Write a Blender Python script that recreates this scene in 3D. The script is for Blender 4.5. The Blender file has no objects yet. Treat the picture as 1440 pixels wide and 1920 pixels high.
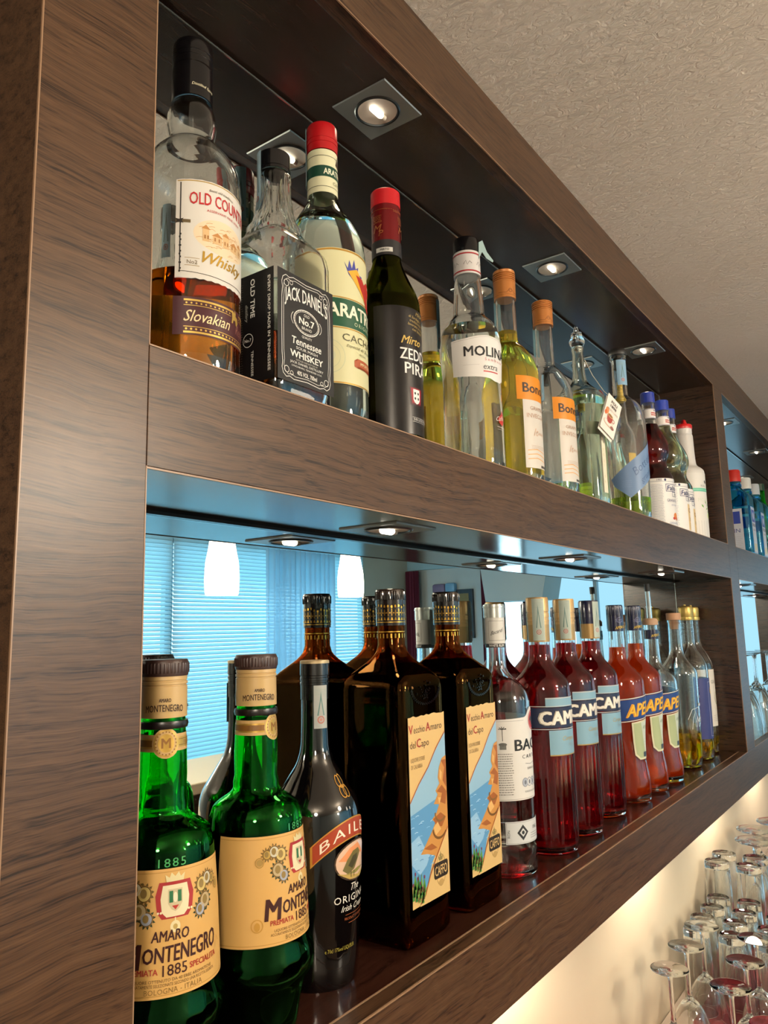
import bpy, bmesh, math, random
from mathutils import Matrix, Vector
random.seed(7)
PI = math.pi
C = bpy.context.scene.collection
SC = bpy.context.scene

# ------------------------------------------------------------------ colour and materials
def lin(h):
    if isinstance(h, str):
        h = h.lstrip('#'); c = [int(h[i:i + 2], 16) / 255 for i in (0, 2, 4)]
    else:
        c = [x / 255 for x in h]
    return tuple(x / 12.92 if x <= .04045 else ((x + .055) / 1.055) ** 2.4 for x in c)

_M = {}
def mat(name, col, rough=.5, metal=0., spec=.5, coat=0., emis=0., sheen=0.):
    if name in _M: return _M[name]
    m = bpy.data.materials.new(name); m.use_nodes = True
    b = m.node_tree.nodes['Principled BSDF']
    c = lin(col)
    b.inputs['Base Color'].default_value = (*c, 1)
    b.inputs['Roughness'].default_value = rough
    b.inputs['Metallic'].default_value = metal
    b.inputs['Specular IOR Level'].default_value = spec
    b.inputs['Coat Weight'].default_value = coat
    b.inputs['Coat Roughness'].default_value = .05
    if emis:
        b.inputs['Emission Color'].default_value = (*c, 1)
        b.inputs['Emission Strength'].default_value = emis
    _M[name] = m
    return m

def ink(col, rough=.45, metal=0.):
    return mat('ink_' + col.lstrip('#') + ('_foil' if metal else ''), col, rough, metal, .4)

def glassm(name, col, ior=1.5, rough=0.):
    if name in _M: return _M[name]
    m = bpy.data.materials.new(name); m.use_nodes = True
    nt = m.node_tree; nt.nodes.clear()
    o = nt.nodes.new('ShaderNodeOutputMaterial'); g = nt.nodes.new('ShaderNodeBsdfGlass')
    g.inputs['Color'].default_value = (*col, 1); g.inputs['IOR'].default_value = ior
    g.inputs['Roughness'].default_value = rough
    nt.links.new(g.outputs[0], o.inputs[0])
    _M[name] = m
    return m

def liquid(name, col, body, k, ior=1.36):
    """a clear coloured liquid: refraction plus a diffuse colour standing in for light shining through"""
    if name in _M: return _M[name]
    m = glassm(name, col, ior); nt = m.node_tree
    o = [n for n in nt.nodes if n.type == 'OUTPUT_MATERIAL'][0]; g = [n for n in nt.nodes if n.type == 'BSDF_GLASS'][0]
    d = nt.nodes.new('ShaderNodeBsdfDiffuse'); d.inputs[0].default_value = (*body, 1)  # body colour painted in for the glow of light through the liquid
    x = nt.nodes.new('ShaderNodeMixShader'); x.inputs[0].default_value = k
    nt.links.new(g.outputs[0], x.inputs[1]); nt.links.new(d.outputs[0], x.inputs[2]); nt.links.new(x.outputs[0], o.inputs[0])
    return m

def ramp(nt, fac, stops):
    r = nt.nodes.new('ShaderNodeValToRGB')
    e = r.color_ramp.elements
    e[0].position, e[0].color = stops[0][0], (*stops[0][1], 1)
    e[1].position, e[1].color = stops[-1][0], (*stops[-1][1], 1)
    for p, c in stops[1:-1]:
        x = e.new(p); x.color = (*c, 1)
    nt.links.new(fac, r.inputs[0])
    return r.outputs[0]

def wood(name, dark, mid, light, rough=.32, zs=1., spec=.5, seed=0., across=False):
    m = bpy.data.materials.new(name); m.use_nodes = True
    nt = m.node_tree; b = nt.nodes['Principled BSDF']
    tc = nt.nodes.new('ShaderNodeTexCoord')
    mp = nt.nodes.new('ShaderNodeMapping'); mp.inputs['Scale'].default_value = (55, 2.2, 105 * zs) if across else (2.2, 55, 105 * zs)
    mp.inputs['Location'].default_value = (seed, seed * 2, seed * 3)
    nt.links.new(tc.outputs['Object'], mp.inputs[0])
    # slow waviness that bends the grain
    w = nt.nodes.new('ShaderNodeTexNoise'); w.inputs['Scale'].default_value = 6.; w.inputs['Detail'].default_value = 3
    nt.links.new(tc.outputs['Object'], w.inputs['Vector'])
    vm = nt.nodes.new('ShaderNodeVectorMath'); vm.operation = 'MULTIPLY_ADD'
    nt.links.new(w.outputs['Color'], vm.inputs[0]); vm.inputs[1].default_value = (0, 1.6, 2.6)
    nt.links.new(mp.outputs[0], vm.inputs[2])
    n1 = nt.nodes.new('ShaderNodeTexNoise'); n1.inputs['Scale'].default_value = 2.4; n1.inputs['Detail'].default_value = 5
    n1.inputs['Roughness'].default_value = .62
    nt.links.new(vm.outputs[0], n1.inputs['Vector'])
    n2 = nt.nodes.new('ShaderNodeTexNoise'); n2.inputs['Scale'].default_value = 12.; n2.inputs['Detail'].default_value = 3
    nt.links.new(vm.outputs[0], n2.inputs['Vector'])
    mx = nt.nodes.new('ShaderNodeMix'); mx.data_type = 'FLOAT'; mx.inputs[0].default_value = .45
    nt.links.new(n1.outputs[0], mx.inputs[2]); nt.links.new(n2.outputs[0], mx.inputs[3])
    col = ramp(nt, mx.outputs[0], [(.38, lin(dark)), (.47, lin(mid)), (.68, lin(light))])
    nt.links.new(col, b.inputs['Base Color'])
    b.inputs['Roughness'].default_value = rough
    b.inputs['Specular IOR Level'].default_value = spec
    bp = nt.nodes.new('ShaderNodeBump'); bp.inputs['Strength'].default_value = .12; bp.inputs['Distance'].default_value = .0006
    nt.links.new(mx.outputs[0], bp.inputs['Height']); nt.links.new(bp.outputs[0], b.inputs['Normal'])
    _M[name] = m
    return m

def plaster(name, c1, c2, scale, bump, dist, rough=.8, stretch=(1, 1, 1)):
    m = bpy.data.materials.new(name); m.use_nodes = True
    nt = m.node_tree; b = nt.nodes['Principled BSDF']
    tc = nt.nodes.new('ShaderNodeTexCoord')
    mp = nt.nodes.new('ShaderNodeMapping'); mp.inputs['Scale'].default_value = stretch
    nt.links.new(tc.outputs['Object'], mp.inputs[0])
    n = nt.nodes.new('ShaderNodeTexNoise'); n.inputs['Scale'].default_value = scale; n.inputs['Detail'].default_value = 9
    n.inputs['Roughness'].default_value = .65; n.inputs['Distortion'].default_value = 1.2
    nt.links.new(mp.outputs[0], n.inputs['Vector'])
    n2 = nt.nodes.new('ShaderNodeTexNoise'); n2.inputs['Scale'].default_value = 2.2; n2.inputs['Detail'].default_value = 4
    nt.links.new(mp.outputs[0], n2.inputs['Vector'])
    col = ramp(nt, n2.outputs[0], [(.35, lin(c1)), (.7, lin(c2))])
    nt.links.new(col, b.inputs['Base Color'])
    b.inputs['Roughness'].default_value = rough
    b.inputs['Specular IOR Level'].default_value = .3
    bp = nt.nodes.new('ShaderNodeBump'); bp.inputs['Strength'].default_value = bump; bp.inputs['Distance'].default_value = dist
    nt.links.new(n.outputs[0], bp.inputs['Height']); nt.links.new(bp.outputs[0], b.inputs['Normal'])
    _M[name] = m
    return m

def emitter(name, col, strength):
    if name in _M: return _M[name]
    m = bpy.data.materials.new(name); m.use_nodes = True
    nt = m.node_tree; nt.nodes.clear()
    o = nt.nodes.new('ShaderNodeOutputMaterial'); e = nt.nodes.new('ShaderNodeEmission')
    e.inputs[0].default_value = (*col, 1); e.inputs[1].default_value = strength
    nt.links.new(e.outputs[0], o.inputs[0]); _M[name] = m
    return m

def cloth(name, col, trans):
    m = bpy.data.materials.new(name); m.use_nodes = True
    nt = m.node_tree; nt.nodes.clear()
    o = nt.nodes.new('ShaderNodeOutputMaterial'); d = nt.nodes.new('ShaderNodeBsdfDiffuse')
    t = nt.nodes.new('ShaderNodeBsdfTranslucent'); x = nt.nodes.new('ShaderNodeMixShader')
    x.inputs[0].default_value = trans
    d.inputs[0].default_value = (*lin(col), 1); t.inputs[0].default_value = (*lin(col), 1)
    nt.links.new(d.outputs[0], x.inputs[1]); nt.links.new(t.outputs[0], x.inputs[2]); nt.links.new(x.outputs[0], o.inputs[0])
    _M[name] = m
    return m

WENGE = wood('wenge_laminate', '#21140d', '#463020', '#5f4530', rough=.34, spec=.42)
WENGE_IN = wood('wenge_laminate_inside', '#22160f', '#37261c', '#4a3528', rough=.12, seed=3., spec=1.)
WENGE_SIDE = wood('wenge_laminate_divider', '#1b110b', '#35241a', '#463125', rough=.22, seed=9., spec=.6, across=True)
WENGE_TOP = wood('wenge_laminate_soffit', '#22160f', '#33241b', '#42302a', rough=.24, seed=5., spec=.8)
WENGE_SHELF = wood('wenge_shelf_board', '#1f110c', '#341b14', '#43261b', rough=.13, seed=7., spec=.6)
EDGE = mat('pale_edge_band', '#93745a', .35)
CLEAR = glassm('clear_glass', (.985, .992, .988))
CLEARG = glassm('pale_green_glass', (.95, .98, .96))
GREEN = glassm('green_glass', (.20, .86, .26))
AMBERG = glassm('amber_glass', (.60, .29, .10))
OLIVE = glassm('olive_glass', (.42, .45, .12))
WATER = glassm('clear_spirit', (.985, .99, .985), 1.36)

# ------------------------------------------------------------------ objects
def mk(name, verts, faces, mats, parent=None, smooth=True, fm=None, angle=40):
    me = bpy.data.meshes.new(name)
    me.from_pydata([tuple(v) for v in verts], [], faces)
    for m in (mats if isinstance(mats, (list, tuple)) else [mats]): me.materials.append(m)
    if fm:
        for p, i in zip(me.polygons, fm): p.material_index = i
    me.update()
    if smooth:
        me.polygons.foreach_set('use_smooth', [True] * len(me.polygons))
        me.set_sharp_from_angle(angle=math.radians(angle))
    o = bpy.data.objects.new(name, me); C.objects.link(o)
    if parent: o.parent = parent
    return o

def tag(o, label, cat, group=None, kind=None):
    if label: o['label'] = label
    if cat: o['category'] = cat
    if group: o['group'] = group
    if kind: o['kind'] = kind
    return o

def empty(name, loc=(0, 0, 0), rz=0., label=None, cat=None, group=None):
    o = bpy.data.objects.new(name, None); C.objects.link(o)
    o.location = loc; o.rotation_euler = (0, 0, rz); o.empty_display_size = .02
    tag(o, label, cat, group)
    return o

def copy_tree(o, loc, label=None, rz=None, group=None):
    def cp(s, par):
        c = s.copy(); C.objects.link(c); c.parent = par
        for ch in s.children: cp(ch, c)
        return c
    c = cp(o, None); c.location = loc
    if rz is not None: c.rotation_euler = (0, 0, rz)
    if label: c['label'] = label
    if group: c['group'] = group
    return c

class MB:
    def __init__(s): s.v = []; s.f = []; s.m = []
    def add(s, v, f, m=0):
        n = len(s.v); s.v += [tuple(p) for p in v]; s.f += [tuple(i + n for i in q) for q in f]; s.m += [m] * len(f)
        return s
    def box(s, x0, x1, y0, y1, z0, z1, m=0, bev=0.):
        if bev <= 0:
            v = [(x0, y0, z0), (x1, y0, z0), (x1, y1, z0), (x0, y1, z0), (x0, y0, z1), (x1, y0, z1), (x1, y1, z1), (x0, y1, z1)]
            return s.add(v, [(3, 2, 1, 0), (4, 5, 6, 7), (0, 1, 5, 4), (1, 2, 6, 5), (2, 3, 7, 6), (3, 0, 4, 7)], m)
        bm = bmesh.new(); bmesh.ops.create_cube(bm, size=1)
        for p in bm.verts: p.co = Vector(((x0 + x1) / 2 + p.co.x * (x1 - x0), (y0 + y1) / 2 + p.co.y * (y1 - y0), (z0 + z1) / 2 + p.co.z * (z1 - z0)))
        bmesh.ops.bevel(bm, geom=list(bm.edges), offset=bev, segments=2, affect='EDGES', profile=.5)
        bm.verts.index_update()
        s.add([p.co[:] for p in bm.verts], [[q.index for q in f.verts] for f in bm.faces], m); bm.free()
        return s
    def lathe(s, prof, n=48, m=0, c=(0, 0), se=None, flute=None, closed=False, half=None):
        base = len(s.v); k = len(prof)
        for z, r in prof:
            for i in range(n):
                a = 2 * PI * i / n; rr = r
                e = se(z) if se else 2
                if e > 2.01:
                    rr = r / (abs(math.cos(a)) ** e + abs(math.sin(a)) ** e) ** (1 / e)
                if flute:
                    for z0, z1, cnt, amp in flute:
                        if z0 <= z <= z1:
                            rr += amp * (abs(math.cos(cnt * a / 2)) - .6) * min(1, (z - z0) / .004, (z1 - z) / .004)
                s.v.append((c[0] + rr * math.cos(a), c[1] + rr * math.sin(a), z))
        for j in range(k - 1 + (1 if closed else 0)):
            j2 = (j + 1) % k
            for i in range(n):
                i2 = (i + 1) % n
                s.f.append((base + j * n + i, base + j * n + i2, base + j2 * n + i2, base + j2 * n + i)); s.m.append(m)
        if not closed:
            for j, rev in ((0, True), (k - 1, False)):
                ring = [base + j * n + i for i in range(n)]
                s.f.append(tuple(ring[::-1] if rev else ring)); s.m.append(m)
        return s
    def tube(s, pts, r, n=8, m=0):
        pts = [Vector(p) for p in pts]; base = len(s.v)
        for i, p in enumerate(pts):
            d = (pts[min(i + 1, len(pts) - 1)] - pts[max(i - 1, 0)]).normalized()
            u = d.orthogonal().normalized() if i == 0 else (u - d * u.dot(d)).normalized()
            w = d.cross(u)
            rr = r[i] if isinstance(r, (list, tuple)) else r
            for k in range(n):
                a = 2 * PI * k / n; s.v.append(tuple(p + u * rr * math.cos(a) + w * rr * math.sin(a)))
        for i in range(len(pts) - 1):
            for k in range(n):
                k2 = (k + 1) % n
                s.f.append((base + i * n + k, base + i * n + k2, base + (i + 1) * n + k2, base + (i + 1) * n + k)); s.m.append(m)
        s.f.append(tuple(base + k for k in range(n))[::-1]); s.m.append(m)
        s.f.append(tuple(base + (len(pts) - 1) * n + k for k in range(n))); s.m.append(m)
        return s
    def build(s, name, mats, parent=None, smooth=True, angle=40):
        o = mk(name, s.v, s.f, mats, parent, False, s.m, angle)
        bm = bmesh.new(); bm.from_mesh(o.data); bmesh.ops.recalc_face_normals(bm, faces=bm.faces[:]); bm.to_mesh(o.data); bm.free()
        if smooth:
            o.data.polygons.foreach_set('use_smooth', [True] * len(o.data.polygons))
            o.data.set_sharp_from_angle(angle=math.radians(angle))
        return o

def dense(keys, step=.004):
    """smooth (monotone cubic) curve through (z, r) keys; a repeated z keeps a hard corner"""
    out = []
    seg = [[keys[0]]]
    for k in keys[1:]:
        if abs(k[0] - seg[-1][-1][0]) < 1e-7: seg.append([k])
        else: seg[-1].append(k)
    for s in seg:
        if len(s) < 3: out += s; continue
        n = len(s); h = [s[i + 1][0] - s[i][0] for i in range(n - 1)]; d = [(s[i + 1][1] - s[i][1]) / h[i] for i in range(n - 1)]
        m = [d[0]] + [0 if d[i - 1] * d[i] <= 0 else 2 * d[i - 1] * d[i] / (d[i - 1] + d[i]) for i in range(1, n - 1)] + [d[-1]]
        for i in range(n - 1):
            q = max(1, min(8, int(math.ceil(max(abs(h[i]) / .02, abs(s[i + 1][1] - s[i][1]) / .0025)))))
            for j in range(q):
                t = j / q; z = s[i][0] + t * h[i]
                r = (2 * t ** 3 - 3 * t * t + 1) * s[i][1] + (t ** 3 - 2 * t * t + t) * h[i] * m[i] + (-2 * t ** 3 + 3 * t * t) * s[i + 1][1] + (t ** 3 - t * t) * h[i] * m[i + 1]
                out.append((z, max(r, .0005)))
        out.append(s[-1])
    return out

def rad_at(prof, z):
    for (a, ra), (b, rb) in zip(prof, prof[1:]):
        if a <= z <= b and b > a: return ra + (rb - ra) * (z - a) / (b - a)
    return prof[-1][1]

def shell(parent, keys, glass, level=None, liquid=None, wall=.0026, se=None, flute=None, n=56, floor=.007, name='glass_body'):
    """a hollow bottle: outer skin, inner skin, and the liquid standing in it"""
    P = dense(keys)
    top = P[-1][0]
    r0 = P[0][1]
    outer = [(.0012, r0 * .55), (.0, r0 * .75), (0., r0 - .0015)] + [(z, r) for z, r in P if z > .0008]
    inner = [(z, max(r - wall, .002)) for z, r in P if z > floor + .003]
    prof = outer + [(top, max(P[-1][1] - wall, .002))] + inner[::-1] + [(floor, inner[0][1] * .85), (floor + .002, inner[0][1] * .3)]
    mb = MB(); mb.lathe(prof, n, 0, se=se, flute=flute)
    g = mb.build(name, glass, parent, angle=60)
    if level and liquid:
        li = [(floor - .0004, inner[0][1] * .8)] + [(z, r + .0005) for z, r in inner if z < level]
        li.append((level, rad_at([(z, r) for z, r in inner], level) + .0004))
        lb = MB(); lb.lathe(li, n, 0, se=se)
        lb.build('liquid', liquid, parent, angle=60)
    return g, P

def ring_obj(parent, name, keys, m, n=40, ribs=None, loc=None, mats=None):
    mb = MB(); mb.lathe(keys, n, 0)
    if ribs:
        z0, z1, r, cnt, amp = ribs
        mb.lathe([(z0, r)] + [(z0 + .0008, r + amp)] + [(z1 - .0008, r + amp)] + [(z1, r)], cnt * 2, 0, flute=None)
        # alternate ribs
        k = len(mb.v) - cnt * 2 * 4
        for j in (1, 2):
            for i in range(0, cnt * 2, 2):
                v = mb.v[k + j * cnt * 2 + i]; f = (r - .0002) / (r + amp)
                mb.v[k + j * cnt * 2 + i] = (v[0] * f, v[1] * f, v[2])
    return mb.build(name, m, parent, angle=35)

# ------------------------------------------------------------------ printed labels
_fc = bpy.data.curves.new('lettering', 'FONT'); _fo = bpy.data.objects.new('lettering', _fc); C.objects.link(_fo)
_TC = {}
def glyphs(body, bold=0., shear=0., space=1.):
    key = (body, bold, shear, space)
    if key in _TC: return _TC[key]
    _fc.body = body; _fc.size = 1; _fc.offset = 0; _fc.shear = shear; _fc.space_character = space
    _fc.resolution_u = 2; _fc.fill_mode = 'BOTH'; _fc.extrude = 0
    bpy.context.view_layer.update()
    dg = bpy.context.evaluated_depsgraph_get()
    me = bpy.data.meshes.new_from_object(_fo.evaluated_get(dg))
    bm = bmesh.new(); bm.from_mesh(me); bmesh.ops.triangulate(bm, faces=bm.faces[:])
    bm.verts.index_update()
    v = [(p.co.x, p.co.y) for p in bm.verts]; f = []
    for q in bm.faces:
        i = [p.index for p in q.verts]
        a, b, c = (v[k] for k in i)
        if (b[0] - a[0]) * (c[1] - a[1]) - (b[1] - a[1]) * (c[0] - a[0]) < 0: i = i[::-1]
        f.append(tuple(i))
    bm.free(); bpy.data.meshes.remove(me)
    _TC[key] = (v, f)
    return v, f

class Art:
    """flat artwork in millimetres (s to the right, t up), wrapped on its surface by place()"""
    def __init__(s): s.items = []; s.mats = []
    def _m(s, m):
        if isinstance(m, str): m = ink(m)
        if m not in s.mats: s.mats.append(m)
        return s.mats.index(m)
    def tri(s, v, f, m, L): s.items.append((v, f, s._m(m), L)); return s
    def poly(s, pts, m, L=1):
        return s.tri(list(pts), [tuple(range(len(pts)))], m, L)
    def rect(s, s0, t0, s1, t1, m, L=0): return s.poly([(s0, t0), (s1, t0), (s1, t1), (s0, t1)], m, L)
    def frame(s, s0, t0, s1, t1, w, m, L=2):
        s.rect(s0, t0, s1, t0 + w, m, L); s.rect(s0, t1 - w, s1, t1, m, L); s.rect(s0, t0 + w, s0 + w, t1 - w, m, L)
        return s.rect(s1 - w, t0 + w, s1, t1 - w, m, L)
    def ell(s, cs, ct, rs, rt, m, L=1, n=24):
        return s.poly([(cs + rs * math.cos(2 * PI * i / n), ct + rt * math.sin(2 * PI * i / n)) for i in range(n)], m, L)
    def ring(s, cs, ct, rs, rt, w, m, L=2, n=28, a0=0, a1=360):
        v = []; f = []
        for i in range(n + 1):
            a = math.radians(a0 + (a1 - a0) * i / n)
            v += [(cs + rs * math.cos(a), ct + rt * math.sin(a)), (cs + (rs - w) * math.cos(a), ct + (rt - w) * math.sin(a))]
        for i in range(n): f.append((2 * i, 2 * i + 2, 2 * i + 3, 2 * i + 1)[::-1])
        return s.tri(v, f, m, L)
    def line(s, pts, w, m, L=2):
        v = []; f = []
        for i, p in enumerate(pts):
            a = pts[max(i - 1, 0)]; b = pts[min(i + 1, len(pts) - 1)]
            dx, dy = b[0] - a[0], b[1] - a[1]; l = math.hypot(dx, dy) or 1
            v += [(p[0] - dy / l * w / 2, p[1] + dx / l * w / 2), (p[0] + dy / l * w / 2, p[1] - dx / l * w / 2)]
        for i in range(len(pts) - 1): f.append((2 * i + 1, 2 * i + 3, 2 * i + 2, 2 * i))
        return s.tri(v, f, m, L)
    def text(s, body, cs, ct, h, m, L=3, bold=0., shear=0., w=None, ws=1., align='C', space=1., arc=0., slope=0., rot=0., grow=0.):
        v, f = glyphs(body, 0, shear, space)
        if not v: return s
        x0 = min(p[0] for p in v); x1 = max(p[0] for p in v)
        k = h / .72; kx = k * ws
        if w: kx = w / (x1 - x0)
        W = (x1 - x0) * kx
        off = {'C': -W / 2, 'L': 0, 'R': -W}[align]
        out = []
        for x, y in v:
            a = (x - x0) * kx + off; b = y * k
            u = a / (W / 2) if align == 'C' else 0
            b = b * (1 + grow * u) + arc * (1 - u * u) + slope * a
            if rot:
                cr, sr = math.cos(rot), math.sin(rot); a, b = a * cr - b * sr, a * sr + b * cr
            out.append((cs + a, ct + b))
        if bold:       # heavier strokes: the lettering printed a few times side by side
            b = bold * 1.1 * kx; q = bold * .55 * k
            for n, (dx, dy) in enumerate(((-b, -q), (b, -q), (-b, q), (b, q))):
                s.tri([(x + dx, y + dy) for x, y in out], f, m, L - .6 + .12 * n)
        return s.tri(out, f, m, L)
    def smallprint(s, s0, s1, t0, t1, rows, m, L=2, h=.55):
        R = random.Random(int(abs(s0 * 7 + t0 * 13)))
        for i in range(rows):
            t = t1 - (t1 - t0) * (i + .5) / rows; x = s0 + R.random() * .6; e = s1 - R.random() * (s1 - s0) * .12
            while x < e:
                q = min(e, x + .7 + R.random() * 2.6); s.rect(x, t - h / 2, q, t + h / 2, m, L); x = q + .55
        return s
    def place(s, parent, name, R=None, z=0., phi=0., c=(0, 0), plane=None, gap=.0003, rz=None, layer=.00012, label=None):
        """R: radius (number or function of height, metres). phi: turn of the label centre from -y towards +x. plane: (origin, right, up, normal)"""
        V = []; F = []; Mi = []
        for v, f, mi, L in s.items:
            if plane is None:
                bm = bmesh.new(); bv = [bm.verts.new((a, b, 0)) for a, b in v]
                for q in f:
                    try: bm.faces.new([bv[i] for i in q])
                    except ValueError: pass
                bmesh.ops.triangulate(bm, faces=bm.faces[:])
                for _ in range(6):
                    es = [e for e in bm.edges if abs(e.verts[0].co.x - e.verts[1].co.x) > 3.2 or abs(e.verts[0].co.y - e.verts[1].co.y) > (9 if callable(R) else 60)]
                    if not es: break
                    bmesh.ops.subdivide_edges(bm, edges=es, cuts=1); bmesh.ops.triangulate(bm, faces=bm.faces[:])
                bm.verts.index_update()
                v = [(p.co.x, p.co.y) for p in bm.verts]; f = []
                for q in bm.faces:
                    i = [p.index for p in q.verts]; a, b, d = (v[k] for k in i)
                    if (b[0] - a[0]) * (d[1] - a[1]) - (b[1] - a[1]) * (d[0] - a[0]) < 0: i = i[::-1]
                    f.append(tuple(i))
                bm.free()
            n = len(V)
            for a, b in v:
                if plane is None:
                    zz = z + b / 1000
                    r = (R(zz) if callable(R) else R) + gap + L * layer
                    r0 = (R(z) if callable(R) else R)
                    t = phi + a / 1000 / r0 - PI / 2
                    V.append((c[0] + r * math.cos(t), c[1] + r * math.sin(t), zz))
                else:
                    o, u, w, nn = plane
                    p = Vector(o) + Vector(u) * a / 1000 + Vector(w) * b / 1000 + Vector(nn) * (gap + L * layer)
                    V.append(tuple(p))
            F += [tuple(i + n for i in q) for q in f]; Mi += [mi] * len(f)
        o = mk(name, V, F, s.mats, parent, False, Mi)
        if plane is None: o.data.polygons.foreach_set('use_smooth', [True] * len(o.data.polygons))
        if label: o['label'] = label
        return o

def tax_strip(parent, r, z0, z1, phi, w=13, wob=False, tone='#a9b5ab'):
    A = Art(); H = (z1 - z0) * 1000
    A.rect(-w / 2, 0, w / 2, H, tone, 0)
    A.poly([(-3.6, H * .30), (-1.2, H * .62), (0, H * .86), (1.2, H * .62), (3.6, H * .30), (2.2, H * .30), (0, H * .66), (-2.2, H * .30)], '#5f7f7c', 1)
    A.ring(0, H * .2, 3.4, 3.4, 1.1, '#b06f62', 1); A.ell(0, H * .2, 1.4, 1.4, '#b98276', 1)
    for k in range(5): A.rect(-w / 2 + 1 + k * .0, H * (.9 - k * .03), w / 2 - 1, H * (.9 - k * .03) + .25, '#8fa19a', 1)
    return A.place(parent, 'tax_strip', R=r, z=z0, phi=phi, label='grey-green paper duty strip')
# ------------------------------------------------------------------ bottles
Z1 = -.4825; Z3 = 0.
UP = 'spirit bottles on the upper shelf'; LO = 'liqueur bottles on the lower shelf'
D = math.radians

def Rf(P, add=.0): return lambda z: rad_at(P, z) + add

def old_country():
    t = empty('whisky_bottle', (.085, .065, Z3), 0, 'tall clear bottle with black cap, white label and a third of amber whisky left', 'bottle', UP)
    g, P = shell(t, [(0, .039), (.006, .0405), (.168, .0405), (.182, .0395), (.192, .0365), (.200, .0315), (.207, .0255), (.213, .0195), (.218, .0185), (.228, .0200), (.238, .0198), (.247, .0165), (.252, .0150), (.292, .0145)],
                 CLEAR, .0885, glassm('amber_whisky', (.86, .50, .12), 1.36))
    ring_obj(t, 'cap', [(.250, .0166), (.250, .0168), (.279, .0168), (.2795, .0162), (.2805, .0162), (.281, .0169), (.287, .0166), (.2872, .0170), (.289, .0170), (.2892, .0166), (.2915, .0166), (.2917, .0170), (.2935, .0170), (.2937, .0166), (.3010, .0166), (.303, .0156), (.303, .001)],
             mat('black_cap', '#0b0b0e', .22, coat=.4))
    A = Art(); A.text('Distilled Spirit', 0, 0, 2.6, '#d8cfae', 1, shear=.3)
    A.place(t, 'cap_lettering', R=.0168, z=.258, phi=D(-6), gap=.0002)
    W = Art()
    W.poly([(-38, -1)] + [(-38 + i * 3.04, -1.6 + (.7 if i % 2 else 0)) for i in range(26)] + [(38, 78)] + [(38 - i * 3.8, 78 + 2.2 * math.sin(PI * i / 20) + (.35 if i % 2 else 0)) for i in range(21)] + [(-38, 77)], '#d8d2c9', 0)
    W.line([(-37 + i * 3.7, 77 + 2.2 * math.sin(PI * i / 20)) for i in range(21)], .9, ink('#b79a5a', metal=.6), 1)
    W.line([(-34.5, 76 - i * 3.6 ) for i in range(21)], .9, '#1d1712', 1)
    for i in range(14): W.rect(-35.3 + (i % 3) * .3, 3 + i * 2.3, -34.0 + (i % 2) * .5, 4.4 + i * 2.3, '#1d1712', 1)
    W.rect(-38, 43, -27, 45.6, '#5d4c2b', 2); W.poly([(-38.6, 42), (-35.5, 43.2), (-32, 42.4), (-33.5, 44.3), (-32, 46.4), (-35.5, 45.4), (-38.6, 46.6), (-37, 44.3)], '#2a2118', 3)
    W.text('finest old tradition', -2, 71.5, 2.2, '#4a3a22', shear=.35, arc=1.2)
    W.text('OLD COUNTRY', 2, 58.5, 10.2, '#b5252a', w=60, bold=.012, arc=2.0)
    W.text('ASSERVANT FINE SPIRIT', 2, 54.5, 2.0, '#b5252a', w=34, arc=1)
    # village engraving in an oval
    W.ell(2, 36, 27, 14.5, '#e6cfae', 1)
    for i in range(46):
        a = random.random() * 2 * PI; q = random.random() ** .5; x = 2 + 25 * q * math.cos(a); y = 36 + 12.5 * q * math.sin(a)
        W.line([(x - 2.5, y - .5), (x, y + .4), (x + 2.5, y + random.uniform(-.8, .8))], .35, '#c08a4e', 2)
    for x, w, h in [(-18, 5, 10), (-10, 8, 6), (-1, 6, 9), (7, 9, 5), (17, 5, 8)]:
        W.rect(x, 30, x + w, 30 + h, '#d7b281', 3); W.poly([(x - 1, 30 + h), (x + w + 1, 30 + h), (x + w / 2, 30 + h + 3.5)], '#b98046', 3)
        for k in range(2): W.rect(x + 1.2 + k * w * .45, 32, x + 2.4 + k * w * .45, 35, '#a06c38', 4)
    W.text('Whisky', 2, 12.5, 9.5, ink('#c39a3e', .3, metal=.5), shear=.45, w=40, bold=.012)
    W.rect(-31, 14.6, -20, 15.0, '#9c824b', 1); W.rect(-31, 8.6, -20, 9.0, '#9c824b', 1); W.text('No2', -25.5, 10, 3.2, '#6d5a35')
    W.line([(-34.5, 4), (-20, 3.2), (0, 2.6), (34, 3.4)], .5, '#3a2d1c', 1)
    W.place(t, 'label', R=.0405, z=.080, phi=D(-1), label='white paper label with red and gold lettering')
    B = Art(); gold = ink('#d6b45e', .3, .6)
    B.rect(-39, 0, 39, 30, '#43171f', 0)
    for y in (1.4, 26.6): B.rect(-31, y, 39, y + 1.5, gold, 1)
    for y in (6.2, 22.9): B.rect(-31, y, 34, y + .5, gold, 1)
    for i in range(18):
        B.ell(-29 + i * 3.6, 4.6, .85, .85, gold, 1, 8); B.ell(-29 + i * 3.6, 25, .75, .75, gold, 1, 8)
    B.text('Slovakian', -12, 10.6, 9.2, '#f0d9a6', shear=.42, w=38, bold=.004)
    B.text('Republic', 27, 10.6, 8, '#8a5a50', shear=.42, w=26)
    B.rect(8.5, 21.8, 20, 29, '#43171f', 2)
    B.poly([(9, 18), (10.6, 18), (11.5, 21), (14, 21), (15, 17.5), (16.4, 17.5), (16.2, 21.5), (17.5, 19.5), (18.3, 20.3), (17.2, 24), (14.6, 25), (14.8, 27.3), (13.8, 29), (12.8, 29), (13, 27), (12.2, 25.6), (10.8, 28), (9, 28.2), (7.8, 26.5), (9.4, 26.2), (9.8, 22.8)], gold, 3)
    B.place(t, 'lower_label', R=.0405, z=.034, phi=D(-1), label='wine-red band label with gold script')

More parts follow.
